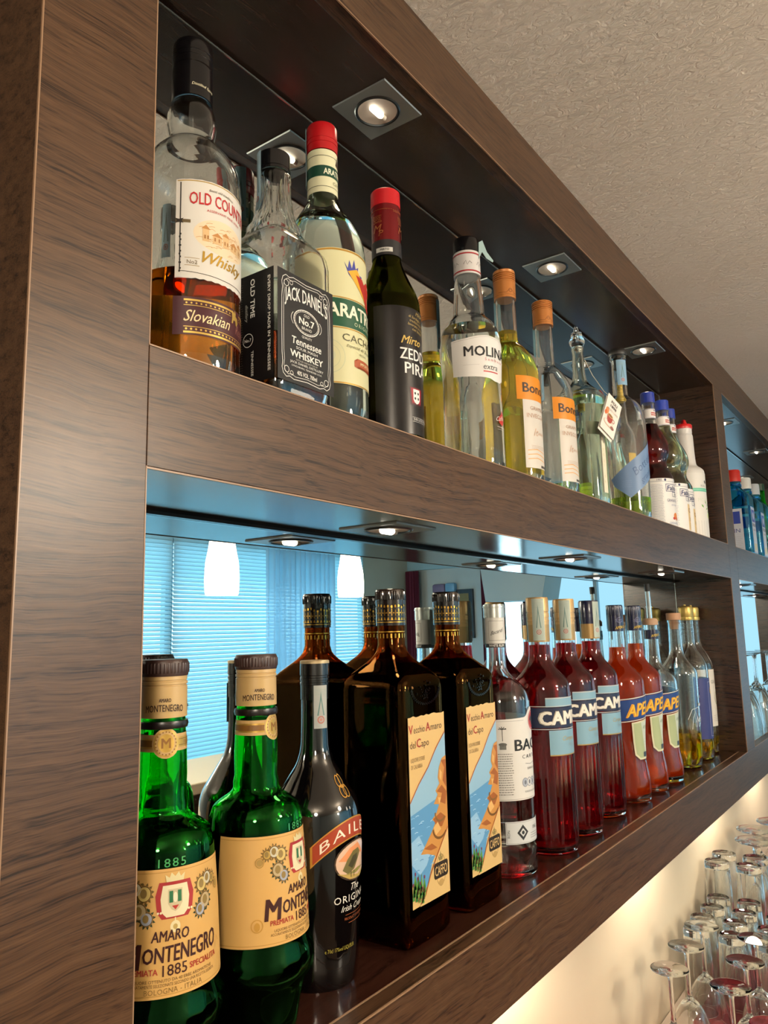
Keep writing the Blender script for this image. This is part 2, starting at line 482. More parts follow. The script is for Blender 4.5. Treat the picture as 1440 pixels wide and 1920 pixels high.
def jack():
    t = empty('square_whiskey_bottle', (.172, .055, Z3), 0, 'square clear whiskey bottle with black label and fluted neck', 'bottle', UP)
    se = lambda z: 9 if z < .142 else (9 - (z - .142) / .036 * 7 if z < .178 else 2)
    fl = [(.180, .222, 16, .0012)]
    g, P = shell(t, [(0, .0355), (.004, .0372), (.136, .0372), (.145, .0362), (.153, .0325), (.160, .0265), (.165, .0222), (.169, .0212), (.173, .0222), (.178, .0205), (.190, .0170), (.205, .0150), (.218, .0145), (.221, .0152), (.225, .0152), (.227, .0135), (.240, .0135)],
                 CLEAR, .060, glassm('brown_whiskey', (.78, .34, .08), 1.36), se=se, flute=fl, n=96)
    ring_obj(t, 'cap', [(.228, .0139), (.228, .0143), (.2305, .0143), (.2308, .0148), (.2452, .0146), (.2462, .0134), (.2462, .001)], mat('black_cap', '#0b0b0e'))
    tax_strip(t, .0153, .188, .246, D(-118), 12, tone='#9fc0d0')
    w = '#e8e6df'
    A = Art(); bl = ink('#0d0c0e')
    A.rect(-35.5, 0, 35.5, 96, bl, 0)
    # scroll frame
    def scroll(x0, x1, y0, y1, k):
        A.line([(x0 + 5, y1), (x0 + 1.4, y1 - 2.5), (x0, y1 - 7), (x0 + .8, y1 - 12), (x0, y1 - 20), (x0 - .2, (y0 + y1) / 2), (x0, y0 + 20), (x0 + .8, y0 + 12), (x0, y0 + 7), (x0 + 1.4, y0 + 2.5), (x0 + 5, y0)], k, w)
        A.line([(x1 - 5, y1), (x1 - 1.4, y1 - 2.5), (x1, y1 - 7), (x1 - .8, y1 - 12), (x1, y1 - 20), (x1 + .2, (y0 + y1) / 2), (x1, y0 + 20), (x1 - .8, y0 + 12), (x1, y0 + 7), (x1 - 1.4, y0 + 2.5), (x1 - 5, y0)], k, w)
        for y, q in ((y0, 1), (y1, -1)):
            A.line([(x0 + 5, y), (x0 + 9, y + q * 1.2), (x0 + 14, y - q * .4), (0, y + q * .9), (x1 - 14, y - q * .4), (x1 - 9, y + q * 1.2), (x1 - 5, y)], k, w)
    scroll(-30.5, 30.5, 3.5, 92, .55); scroll(-28.3, 28.3, 6, 89.5, .4)
    for sx in (-1, 1):
        for y in (10, 85): A.ring(sx * 25, y, 3, 3, .5, w, 2)
        for y in (8, 87): A.ring(sx * 19, y, 2, 2, .4, w, 2)
    A.text("JACK DANIEL'S", 0, 69, 12.2, w, w=54, bold=.012, arc=5)
    A.ring(0, 57, 16.5, 11.2, .8, w); A.ring(0, 57, 14.8, 9.7, .4, w); A.ring(0, 57, 19.5, 10.5, .5, w, a0=150, a1=210); A.ring(0, 57, 19.5, 10.5, .5, w, a0=-30, a1=30)
    for i in range(30):
        a = 2 * PI * i / 30; A.ell(15.7 * math.cos(a), 57 + 10.4 * math.sin(a), .45, .45, w, 2, 6)
    A.text('OLD', 0, 62, 2.6, w); A.text('No.7', 0, 54.6, 6.2, w, bold=.02, w=19); A.text('BRAND', 0, 50.2, 2.6, w, space=1.1)
    A.text('QUALITY', 0, 42.6, 2.2, w); A.text('Tennessee', 0, 34.6, 6.6, w, shear=.12, w=37, bold=.012)
    A.text('SOUR MASH', 0, 30.6, 2.5, w, w=27); A.text('WHISKEY', 0, 23.2, 5.8, w, w=41, bold=.02)
    A.text('DISTILLED AND BOTTLED BY', 0, 20.3, 1.5, '#b9b6ad'); A.text('JACK DANIEL DISTILLERY', 0, 17.3, 2.1, w, w=42); A.text('LYNCHBURG, TENNESSEE U.S.A.', 0, 14.4, 1.5, w, w=38)
    A.text('40% VOL. 700ml', 0, 8.2, 3.9, w, w=25, bold=.01)
    A.place(t, 'label', plane=((0, -.0373, .018), (1, 0, 0), (0, 0, 1), (0, -1, 0)), label='black front label with white lettering')
    S = Art(); S.rect(-35.5, 0, 35.5, 96, bl, 0)
    S.text('EVERY DROP MADE IN TENNESSEE', 29, 48, 3.0, w, rot=-PI / 2, w=82, bold=.01)
    S.text('OLD TIME', 9, 74, 5, w, rot=-PI / 2, w=34, bold=.02); S.text('distillery', 3, 62, 3.2, '#aaa79e', rot=-PI / 2, shear=.4)
    S.ring(6, 38, 6, 6, .5, w); S.text('No.7', 6, 36.6, 2.8, w)
    S.text('TENNESSEE', 10, 17, 2.6, w, rot=-PI / 2, w=22)
    S.smallprint(-8, 0, 6, 90, 40, '#6d6a66')
    S.place(t, 'side_label', plane=((-.0373, 0, .018), (0, -1, 0), (0, 0, 1), (-1, 0, 0)), label='black side label')

def ara():
    t = empty('cachaca_bottle', (.258, .07, Z3), 0, 'clear bottle with red cap, cream parrot label and green band, behind the square black-label one', 'bottle', UP)
    g, P = shell(t, [(0, .040), (.006, .0425), (.178, .0425), (.195, .0408), (.210, .0355), (.225, .0272), (.236, .0205), (.246, .0160), (.256, .0150), (.30, .0145), (.322, .0140)],
                 CLEARG, .225, WATER)
    ring_obj(t, 'cap', [(.298, .0150), (.298, .0158), (.306, .0158), (.3062, .0163), (.308, .0163), (.3082, .0158), (.311, .0158), (.3112, .0163), (.313, .0163), (.3132, .0158), (.326, .0158), (.3285, .0146), (.3285, .001)], mat('red_cap', '#b3161c', .3, coat=.3))
    n = Art(); n.rect(-46, 0, 46, 47, '#dcd8b4', 0); n.rect(-46, 17, 46, 29, '#12402f', 1)
    n.text('ARATROPICA', 8, 19.6, 6.5, '#efe9cf', bold=.02, w=40); n.rect(-46, 39.5, 46, 40.1, '#3b3a22', 1); n.rect(-46, 6, 46, 6.6, '#3b3a22', 1)
    n.text('CACHACA', 10, 9.5, 3.6, '#7b7954'); n.poly([(2, 33), (6, 44), (9, 36), (12, 45), (13, 34), (8, 31)], '#3d2b24', 1)
    n.place(t, 'neck_label', R=.0152, z=.250, phi=0, gap=.0004)
    L = Art(); cr = '#cfca9e'
    L.poly([(-58, 0), (84, 0), (84, 127), (70, 130), (40, 134), (10, 135.5), (-20, 134.5), (-44, 131.5), (-58, 128)], cr, 0)
    L.line([(-58, 126.5), (-44, 130), (-20, 133), (10, 134), (40, 132.5), (70, 128.5), (84, 125.5)], 1.8, ink('#b3883a', .35, .5), 1)
    L.line([(-58, 1), (84, 1)], 1.2, ink('#b3883a', .35, .5), 1)
    L.rect(-58, 56, 84, 84, '#0d4a30', 1)
    for y in (54.3, 84.6): L.rect(-58, y, 84, y + 1.0, ink('#b3883a', .35, .5), 2)
    L.text('ARATROPICA', 27, 66.0, 13.5, '#ece6cf', w=104, bold=.025)
    L.text('ORIGINAL', 20, 59.2, 4, '#cfd3b2', space=1.4, w=34)
    # the parrot
    L.poly([(-8, 122), (-4, 116), (-2, 125), (1, 117), (4, 127), (6, 118), (10, 121), (9, 114), (16, 113), (13, 108), (15, 100), (7, 102), (-3, 110)], '#3a3f8f', 2)
    L.poly([(-4, 113), (8, 118), (15, 108), (24, 98), (22, 88), (15, 94), (7, 101), (0, 108)], '#d9a02c', 3)
    L.poly([(6, 112), (16, 111), (25, 101), (29, 90), (31, 80), (25, 82), (20, 91), (13, 100)], '#a8261f', 4)
    L.poly([(19, 106), (26, 112), (32, 109), (34, 103), (31, 96), (26, 96)], '#b32a20', 5); L.ell(29.5, 107, 1.2, 1.2, '#f0eee0', 6, 8)
    L.text('CACHACA', 20, 42.5, 7.4, '#4a4630', w=62)
    L.text('Especial do Brasil', 12, 36.6, 3, '#6a6648', shear=.35, w=38); L.text('destilada', 15, 31.5, 2.6, '#8a8668', shear=.3)
    L.poly([(2, 19), (6, 18), (6, 20), (34, 20), (34, 18), (38, 19), (36, 22), (38, 25), (34, 25.5), (34, 27.5), (6, 27.5), (6, 25.5), (2, 25)], '#a4502d', 2); L.text('IMPORTED', 20, 22, 3, '#ecdfae')
    L.ring(-25, 26, 17, 17, .8, '#bdbf9b', 1); L.ring(-25, 26, 12, 12, .6, '#bdbf9b', 1); L.ell(-25, 27, 7, 6, '#c3c5a3', 1)
    L.place(t, 'label', R=.0425, z=.042, phi=D(-12), label='cream label with a coloured parrot and green band')
    tax_strip(t, .0167, .262, .326, D(-140), 12, tone='#9dbfc6')

def zedda():
    t = empty('myrtle_liqueur_bottle', (.355, .06, Z3), 0, 'dark olive-glass bottle with red foil neck and red shield on black body, upper shelf', 'bottle', UP)
    k = [(0, .0335), (.005, .0350), (.10, .0355), (.150, .0355), (.165, .0345), (.176, .0315), (.190, .0255), (.206, .0190), (.217, .0158), (.228, .0152), (.290, .0148)]
    g, P = shell(t, k, OLIVE, .168, glassm('dark_myrtle_liqueur', (.20, .10, .05), 1.36), n=64)
    ring_obj(t, 'foil_capsule', [(.236, .0156), (.236, .0160), (.272, .0162), (.2722, .0167), (.2745, .0167), (.2747, .0162), (.280, .0162)], mat('dark_red_foil', '#6e1015', .25, .3))
    ring_obj(t, 'cap', [(.2795, .0160), (.2795, .0166), (.2975, .0164), (.2985, .0155), (.2985, .001)], mat('bright_red_cap', '#bd1820', .35))
    ring_obj(t, 'collar', [(.219, .0160), (.219, .0166), (.2365, .0166), (.2365, .0160)], mat('black_paper', '#141214', .5))
    n = Art(); n.rect(-28, 0, -9, 5.2, '#c9c7c0', 0); n.text('MIRTO', -18, 1.4, 2.4, '#2a2a2c', bold=.02)
    n.place(t, 'neck_label', R=.0166, z=.222, phi=0)
    g = Art(); gd = ink('#a8683a', .35, .5)
    for x in (-24, 6):
        g.text('M', x, 6, 9, gd, shear=.3); g.text('P', x + 4, 1, 7, gd, shear=.3); g.text('Zedda', x, 17, 3, gd, shear=.35); g.smallprint(x - 6, x + 6, 20, 26, 4, gd)
    g.rect(-44, 32.2, 44, 32.6, gd, 1); g.text('LIQUORE', 0, 30, 2, gd)
    g.place(t, 'capsule_print', R=.0163, z=.240, phi=D(-5))
    A = Art(); bk = ink('#121013', .28)
    A.rect(-52, 0, 52, 138, bk, 0)
    gd = '#b39a5e'
    A.text('Mirto', 3, 131, 4.2, gd, shear=.35)
    for i, s in enumerate(['di Sardegna', 'tradizionale', 'lavorato a mano', 'con bacche']): A.text(s, -4 + i * 1.5, 126 - i * 4.6, 3.1, gd, shear=.35, slope=-.12)
    A.line([(17, 126), (18, 117), (16.5, 108), (18, 99)], .9, gd)
    for i in range(7): A.ell(17.3 + (1.8 if i % 2 else -1.8), 124 - i * 3.6, 1.6, .8, gd, 2, 8)
    A.text('Mirto', -10, 97, 9.0, '#c9a955', shear=.4, bold=.01, w=27)
    A.text('ZEDDA', -2, 80, 12.5, '#e6e3de', w=46, bold=.012); A.text('PIRAS', 1, 64.5, 12.5, '#e6e3de', w=42, bold=.012)
    for k, c in enumerate(['#2c0d12', '#4a0f17', '#77121d', '#a11626']): A.poly([(-14 + k * .8, 31 + k * 1), (3 - k * .8, 31 + k), (4.5 - k * .8, 51 - k * .6), (-15.5 + k * .8, 51 - k * .6)], c, 1 + k * .3)
    A.poly([(-10.6, 48.5), (-.6, 48.5), (-.6, 37), (-2.5, 34.2), (-5.6, 32.6), (-8.7, 34.2), (-10.6, 37)], '#e9e6e2', 3)
    for x, y in ((-8, 44.2), (-3.2, 44.2), (-8, 38.6), (-3.2, 38.6)): A.ell(x, y, 1.25, 1.5, '#23181a', 4, 10)
    A.text('SELEZIONE', 4, 15, 2.4, '#cfccc6', w=30); A.rect(-12, 13.6, 22, 13.9, '#cfccc6', 1); A.rect(-12, 18.2, 22, 18.5, '#cfccc6', 1)
    A.place(t, 'label', R=Rf(P), z=.014, phi=D(4), label='black wrap label with white lettering and a red shield')

def molinari():
    t = empty('sambuca_bottle', (.538, .06, Z3), 0, 'clear bottle with black cap, torn strip and white label, in front of the golden grappa', 'bottle', UP)
    g, P = shell(t, [(0, .036), (.006, .0382), (.05, .0372), (.12, .0372), (.150, .0388), (.172, .0392), (.188, .0372), (.200, .0320), (.207, .0262), (.212, .0218), (.216, .0205), (.224, .0200), (.262, .0172), (.268, .0158), (.312, .0152)],
                 CLEAR, .195, WATER, flute=[(.02, .105, 12, .0010)], n=96)
    ring_obj(t, 'cap', [(.300, .0166), (.300, .0173), (.318, .0172), (.320, .0160), (.320, .001)], mat('black_cap', '#0b0b0e'))
    ring_obj(t, 'capsule', [(.268, .0172), (.268, .0176), (.2995, .0176), (.2995, .0168)], mat('white_capsule', '#d8d2cf', .45))
    n = Art()
    for y in (2.5, 26.5): n.rect(-54, y, 54, y + 1.8, '#a8232b', 0)
    for x in (-36, -18, 0, 16): n.line([(x - 5, 12), (x - 2, 17), (x, 11), (x + 3, 16), (x + 6, 13)], .6, '#3c3538', 1)
    n.place(t, 'capsule_print', R=.0177, z=.268, phi=0)
    # the torn duty strip curling off the cap
    S = MB()
    pts = [(.002, -.0182, .314), (.014, -.0172, .322), (.027, -.0165, .311), (.041, -.0185, .3035)]
    for i, p in enumerate(pts):
        for q in (0, 1): S.v.append((p[0] - (.002 if q else 0), p[1] - .0002, p[2] - (.024 - i * .0070) * q))
        for q in (0, 1): S.v.append((p[0] - (.002 if q else 0), p[1] + .0004, p[2] - (.024 - i * .0070) * q))
    for i in range(3):
        a = 4 * i; b = 4 * i + 4
        S.f += [(a, a + 1, b + 1, b), (a + 2, b + 2, b + 3, a + 3), (a, b, b + 2, a + 2), (a + 1, a + 3, b + 3, b + 1)]; S.m += [0] * 4
    S.f += [(0, 2, 3, 1), (12, 13, 15, 14)]; S.m += [0, 0]
    S.build('torn_strip', mat('strip_paper', '#9db5b2', .7), t)
    A = Art()
    pts = [(-52, 4), (-34, 2), (-16, 1.2), (-4, .4), (4, -2.4), (16, -2.4), (24, 2), (54, 4.5)]
    top = [(54, 49), (28, 51), (6, 54.5), (-6, 55.5), (-18, 54), (-34, 51), (-52, 50)]
    A.poly(pts + top, '#e4e0dc', 0); A.line([(p[0] * .95, p[1] - 1.8) for p in top], .4, '#a9a29e', 1)
    A.text('MOLINARI', 2, 28, 13.0, '#1b1a1c', w=76, bold=.02)
    A.text('Sambuca', 4, 22.5, 3.6, '#c06066', space=1.5, w=30); A.text('extra', -2, 11.5, 7.6, '#2b2f33', shear=.1, w=22); A.rect(-13, 8.0, 10, 9.4, '#b8262c', 1)
    A.rect(-38, 16.6, -18, 16.9, '#b3adaa', 1)
    A.place(t, 'label', R=Rf(P), z=.120, phi=D(-18), label='white label with bold black lettering')
    B = Art(); B.poly([(2, 3), (10, 0), (14, 6), (13, 14), (9, 20), (7, 15), (3, 12), (-1, 8)], '#b3291c', 0)
    B.text('Caffe', 4, 6, 6, '#e9d8c8', shear=.4, slope=.18); B.rect(-3, -2.5, 18, -2.0, '#c9b8a6', 1); B.rect(-2, -5.5, 16, -5.2, '#c9b8a6', 1)
    B.place(t, 'lower_emblem', R=Rf(P, .0008), z=.062, phi=D(-8), label='small red emblem')
    return t

def bonollo(x, y, gold, label):
    h = .323 if gold else .318
    t = empty('grappa_bottle', (x, y, Z3), 0, label, 'bottle', UP)
    k = [(0, .040), (.005, .0418), (.150, .0422), (.166, .0412), (.183, .0375), (.196, .0312), (.207, .0235), (.214, .0168), (.219, .0150), (.230, .0148), (.262, .0143), (.300, .0140)]
    if not gold: k = [(z, r * .95) for z, r in k]
    g, P = shell(t, k, CLEAR, .232 if gold else .020, liquid('golden_grappa', (1., .84, .26), (.85, .60, .06), .16), n=64)
    c = mat('copper_cap', '#c27a3c', .38, .25)
    o = ring_obj(t, 'cap', [(.281, .0152), (.281, .0158), (.306, .0158)] + [q for i in range(5) for q in ((.3062 + i * .003, .0162), (.3078 + i * .003, .0162), (.3080 + i * .003, .0149), (.3090 + i * .003, .0149))] + [(h, .0158), (h + .001, .0150), (h + .001, .001)], c)
    n = Art(); n.line([(-18, 5), (-6, 4.4), (-4, 7), (0, 9), (4, 7), (6, 4.4), (18, 5)], .6, '#6b3d17', 0); n.ring(0, 8, 3, 3, .6, '#6b3d17', 0); n.rect(-30, 1.4, 30, 1.9, '#8d5724', 0)
    n.place(t, 'cap_print', R=.0158, z=.283, phi=D(-32), gap=.0002)
    A = Art()
    A.rect(-38, 95, 38, 129, '#e08a1c', 1); A.rect(-30, 0, 38, 97, '#d6cec4', 0)
    A.text('Bonollo', 2, 105.5, 14, '#33231c', w=62, bold=.02); A.text('GRAPPA', -4, 81, 5.4, '#b08a72', w=30); A.text('INVECCHIATA', 4, 70, 6.4, '#b9927a', w=58)
    A.text('It', -10, 45, 11, '#c9a58c', shear=.35); A.text('amarone', 6, 47, 5, '#c9a58c', shear=.35)
    for i in range(3): A.line([(-26, 24 - i * 6), (-10, 26 - i * 6), (8, 23 - i * 6), (30, 20 - i * 6)], 1.3, '#dca76a', 1)
    A.smallprint(-20, 26, 26, 32, 3, '#b59a86')
    A.rect(-2, 1.5, 14, 5, '#4c443f', 1)
    A.place(t, 'label', R=Rf(P), z=.026, phi=D(0) if gold else D(-2), label='white label under an orange band')
    tax_strip(t, .0166, .236, .316, D(-190), 13, tone='#8cb9c4')
    return t

def poli():
    t = empty('grappa_bottle', (.918, .06, Z3), 0, 'slender clear bottle with glass stopper and a dangling white coffee-cup tag, upper shelf', 'bottle', UP)
    se = lambda z: 3.2 if z < .2 else 2
    g, P = shell(t, [(0, .0325), (.006, .0345), (.17, .0350), (.190, .0358), (.196, .0372), (.201, .0340), (.206, .0300), (.212, .0235), (.219, .0165), (.226, .0125), (.235, .0108), (.262, .0098), (.276, .0092), (.282, .0105), (.286, .0105)],
                 CLEARG, .192, glassm('pale_grappa', (.93, .97, .90), 1.36), n=64, se=se)
    mb = MB(); mb.lathe(dense([(.278, .0062), (.2865, .0075), (.290, .0118), (.296, .0135), (.302, .0118), (.3045, .0098), (.306, .0098), (.312, .0092), (.3125, .0082)]), 24)
    # a small ring stands on the stopper
    for i in range(1):
        pts = [(.0055 * math.cos(a), 0, .3175 + .0055 * math.sin(a)) for a in [2 * PI * k / 16 for k in range(17)]]
        mb.tube(pts, .0022, 8)
    mb.build('stopper', CLEAR, t)
    sl = MB(); sl.lathe([(0, .001), (0, .0075), (.0012, .0085), (.0024, .0075), (.0024, .001)], 20)
    s = sl.build('wax_seal', mat('seal_red', '#7d3a36', .4), t); s.rotation_euler = (D(62), 0, D(30)); s.location = (.024, -.0265, .2035)
    # paper tag hanging from the neck: a folded card of real thickness
    U = Vector((math.cos(D(-14)), math.sin(D(-14)), 0)); rot = D(-28)
    right = (U * math.cos(rot) + Vector((0, 0, 1)) * math.sin(rot)); up = (-U * math.sin(rot) + Vector((0, 0, 1)) * math.cos(rot)); nn = right.cross(up)
    o = Vector((-.001, -.0500, .155))
    def card(o, w, h, th, name, m):
        v = [];
        for q in (0, 1):
            for a, b in ((-w / 2, -h / 2), (w / 2, -h / 2), (w / 2, h / 2), (-w / 2, h / 2)): v.append(o + right * a + up * b + nn * (th * (.5 - q)))
        return mk(name, v, [(0, 1, 2, 3), (7, 6, 5, 4), (0, 4, 5, 1), (1, 5, 6, 2), (2, 6, 7, 3), (3, 7, 4, 0)], m, t, False)
    card(o, .040, .070, .0006, 'paper_tag', mat('tag_card', '#e9e2d8', .6))['label'] = 'white card tag'
    card(o + Vector((-.002, .003, -.004)), .040, .070, .0006, 'paper_tag', mat('tag_card', '#e9e2d8', .6))
    A = Art(); A.text('POLI', 0, 17.5, 4.4, '#4b3b3a', bold=.02, w=13); A.text('1898', 0, 11.5, 4, '#4b3b3a', bold=.02, w=13); A.text('MORO CAFFE', 1, 5.5, 3, '#a4897e', w=22)
    A.ell(-2, -13, 11, 4.5, '#d9b9a6', 1); A.ell(-2, -12.5, 9, 3.4, '#efe0d4', 2)
    A.poly([(-8, -1), (4, -1), (3, -10), (-1, -12), (-5, -11.5), (-7, -8)], '#a8473e', 3); A.ell(-2, -1, 6.2, 2.6, '#d6b48a', 4); A.ell(-2, -1, 4.8, 1.8, '#8f6a45', 5); A.ring(6, -5, 3, 3, .9, '#a8473e', 3)
    A.ell(-10, 3, 3.5, 5, '#e0905c', 1); A.ell(-12, -1, 2.5, 3.4, '#d2693c', 2); A.ell(7, -15, 4, 2.4, '#8d5a50', 3)
    A.place(t, 'tag_print', plane=(o + nn * .0003, right * 1.28, up * 1.28, nn), gap=.0002)
    MB().tube([(0, -.0115, .262), (.010, -.020, .235), (.014, -.036, .205), tuple(o + up * .033)], .0005, 6).build('tag_string', mat('string', '#cbbfa8', .8), t)
    B = Art(); B.rect(-8, 0, 8, 118, '#e2d9c0', 0); B.rect(-30, 96, 8, 118, '#dad6bf', 0)
    for i in range(7): B.text('POLI GRAPPA'[i], 0, 70 - i * 9, 4.5, '#c8bb97')
    B.place(t, 'label', R=lambda z: rad_at(P, z) * 1.0 + .0012, z=.028, phi=D(-12), label='tall narrow cream label')
    return t

def corked():
    t = empty('wide_grappa_bottle', (1.118, .056, Z3), 0, 'broad clear bottle with dark mushroom stopper and slanting blue label, beside the tagged bottle', 'bottle', UP)
    g, P = shell(t, [(0, .0375), (.006, .0395), (.09, .0415), (.165, .0420), (.190, .0420), (.207, .0405), (.220, .0365), (.231, .0300), (.239, .0220), (.246, .0150), (.252, .0138), (.262, .0135), (.318, .0130), (.319, .0152), (.326, .0152)],
                 CLEAR, .046, glassm('pale_green_spirit', (.90, .96, .52), 1.36), n=64)
    ring_obj(t, 'stopper', [(.300, .008), (.3262, .0088), (.3268, .0165), (.3300, .0178), (.3355, .0172), (.339, .0150), (.340, .011), (.340, .001)], mat('dark_stopper', '#1b1816', .5))
    tax_strip(t, .0142, .266, .316, D(-42), 22, tone='#86abc6')
    A = Art(); bl = '#6b86ab'
    A.poly([(-66, 28), (-60, 14), (-32, -9), (44, 50), (46, 102), (38, 112), (20, 98)], bl, 0)
    A.text('Bottega', 4, 52, 15, '#4c658c', rot=D(40), shear=.3, w=64); A.text('grappa', 8, 32, 10, '#4c658c', rot=D(40), shear=.3, w=44); A.smallprint(-46, -28, 10, 24, 4, '#7f98bd')
    A.place(t, 'label', R=Rf(P), z=.052, phi=D(-20), label='slanted blue-grey label')

def slim():
    t = empty('limoncello_bottle', (1.207, .085, Z3), 0, 'slim bottle with yellow screw cap glimpsed behind the broad bottle with the slanting blue label', 'bottle', UP)
    g, P = shell(t, [(0, .0265), (.005, .028), (.17, .028), (.19, .0255), (.205, .0190), (.218, .0130), (.23, .0118), (.27, .0112)], CLEAR, .10, glassm('yellow_green_liqueur', (.80, .88, .22), 1.36), n=40)
    ring_obj(t, 'cap', [(.262, .0122), (.262, .0128)] + [q for i in range(5) for q in ((.264 + i * .007, .0128), (.265 + i * .007, .0142), (.2685 + i * .007, .0142), (.2695 + i * .007, .0128))] + [(.303, .012), (.303, .001)], mat('yellow_cap', '#cfae4a', .35, .3))
    A = Art(); A.rect(-7, 0, 12, 60, '#d9b03c', 0); A.rect(-6, 20, 11, 40, '#c98f2c', 1); A.text('LIMONE', 2, 28, 4, '#5a4a1a', w=15)
    A.place(t, 'label', R=Rf(P), z=.09, phi=D(-40))

def fabbri(x, y, s, col, fruit, label, level):
    t = empty('syrup_bottle', (x, y, Z3), 0, label, 'bottle', 'hourglass syrup bottles with blue caps')
    k = [(0, .0365), (.005, .0385), (.108, .0390), (.116, .0385), (.126, .0345), (.138, .0290), (.146, .0275), (.156, .0300), (.168, .0345), (.178, .0352), (.190, .0335), (.206, .0275), (.222, .0200), (.236, .0150), (.246, .0138), (.262, .0132), (.282, .0130)]
    k = [(z * s, r * (1 + (s - 1) * .3)) for z, r in k]
    g, P = shell(t, k, CLEAR, level * s, col, n=56)
    T = .279 * s
    ring_obj(t, 'cap', [(T, .0140), (T, .0148), (T + .022, .0144), (T + .0232, .0134), (T + .0232, .001)], mat('blue_cap', '#20389a', .35, coat=.2))
    n = Art(); n.rect(-44, 0, 44, 21, '#e2ddda', 0); n.rect(-8, 6, 8, 13, '#b5382f', 1); n.text('FABBRI', 0, 7.6, 3.6, '#efe9e2', bold=.02, w=14); n.ell(1, 17, 1.8, 1.8, '#27306a', 1); n.rect(-44, 19.5, 44, 20.2, '#3d4a8e', 1); n.rect(-44, .8, 44, 1.5, '#3d4a8e', 1)
    n.place(t, 'neck_label', R=Rf(P), z=.244 * s, phi=D(-20))
    A = Art(); b = '#22285c'
    A.rect(-58, 0, 58, 104, '#e3dfdb', 0); A.rect(-58, 97, 58, 97.6, b, 1)
    A.text('1905', -30, 98.6, 4.2, b); A.text('1905', 12, 98.6, 4.2, b); A.ell(-18, 100.5, 2.6, 2.6, b, 1); A.ell(26, 100.5, 2.6, 2.6, b, 1)
    A.smallprint(-50, -24, 8, 92, 30, '#8f93a8', h=.8)
    A.frame(-18, 76, 28, 92, 1.1, b, 2); A.text('Fabbri', 5, 79, 10, b, shear=.15, w=40, bold=.02)
    A.frame(-2, 66, 34, 76, .8, b, 2); A.text('1905', 14, 67.8, 6, b, bold=.02)
    if fruit == 'r':
        A.text('GRANATINA', 2, 55, 6, '#3a3f6a', w=38); A.text('sciroppo', 4, 47, 4.5, '#8a8fa8', shear=.3)
        A.ell(6, 26, 8, 7, '#d9813a', 1); A.ell(-1, 21, 4, 3, '#b8352c', 2); A.ell(10, 21, 4, 4, '#c9572e', 3); A.text('GRENADINE', 2, 9, 4.5, '#8a8fa8')
    else:
        A.rect(2, 4, 34, 60, '#dcbc86', 1); A.text('COCO', 18, 42, 10, '#7a5526', w=26, bold=.02); A.text('PINA', 18, 24, 8, '#8a6a35', w=20); A.smallprint(6, 30, 8, 20, 4, '#8a6a35')
    A.place(t, 'label', R=Rf(P), z=.006, phi=D(-14), label='white label with blue boxed lettering')

def pourer():
    t = empty('mixer_pour_bottle', (1.556, .053, Z3), 0, 'white plastic pour bottle with red spout lid and mint-leaf label, last before the divider', 'bottle', UP)
    wp = mat('white_plastic', '#d4cfca', .35)
    mb = MB(); mb.lathe([(0, .03)] + dense([(.0008, .035), (.004, .0372), (.160, .0385), (.166, .0375), (.172, .0330), (.178, .0255), (.184, .0222), (.196, .0212), (.252, .0202)]) + [(.252, .0202), (.256, .0190), (.2565, .0165)], 56)
    mb.build('bottle_body', wp, t)
    ring_obj(t, 'pour_neck', [(.2560, .0150), (.2560, .0178), (.260, .0192), (.2700, .0192), (.2700, .012)], wp)
    mb = MB(); mb.lathe([(.2695, .0150), (.2695, .0200), (.2715, .0206), (.278, .0206), (.2798, .0196), (.2798, .001)], 48)
    mb.lathe([(.2798, .0075), (.284, .0068), (.290, .0048), (.292, .0030), (.292, .001)], 20, c=(-.006, -.004))
    mb.tube([(-.006, -.004, .288), (-.013, -.006, .286), (-.017, -.007, .2795)], [.0042, .0036, .003], 10)
    mb.build('lid', mat('lid_red', '#c81a1c', .3, coat=.3), t)
    A = Art(); A.rect(-58, 0, 58, 152, '#dcd8d2', 0); A.rect(-58, 108, 58, 116, '#5fb79a', 1); A.rect(-58, 110.5, 58, 113.5, '#7cc7ae', 2)
    A.poly([(2, 132), (6, 136), (8, 131), (11, 137), (12, 130), (7, 126)], '#1f1c1c', 1); A.text('REAL', -2, 119, 5, '#8a8a84', w=16)
    A.text('MOJITO', 0, 84, 9, '#cfd3c4', w=40)
    for (x, y, a) in ((2, 66, .5), (8, 72, 1.3), (-5, 70, 2.3), (4, 78, 1.9), (9, 62, -.3)):
        A.poly([(x, y), (x + 6 * math.cos(a - .35), y + 6 * math.sin(a - .35)), (x + 11 * math.cos(a), y + 11 * math.sin(a)), (x + 6 * math.cos(a + .35), y + 6 * math.sin(a + .35))], '#5d9a3c', 1)
    A.ell(14, 52, 9, 7, '#cfd9a0', 1)
    for i in range(8): A.rect(-30 + i * 7, 4, -28.8 + i * 7, 40, '#cbc7c1', 1)
    A.place(t, 'label', R=lambda z: rad_at([(0, .0372), (.004, .0373), (.160, .0386), (.2, .03)], z), z=.006, phi=D(-16), label='white sleeve with green stripe and leaves')
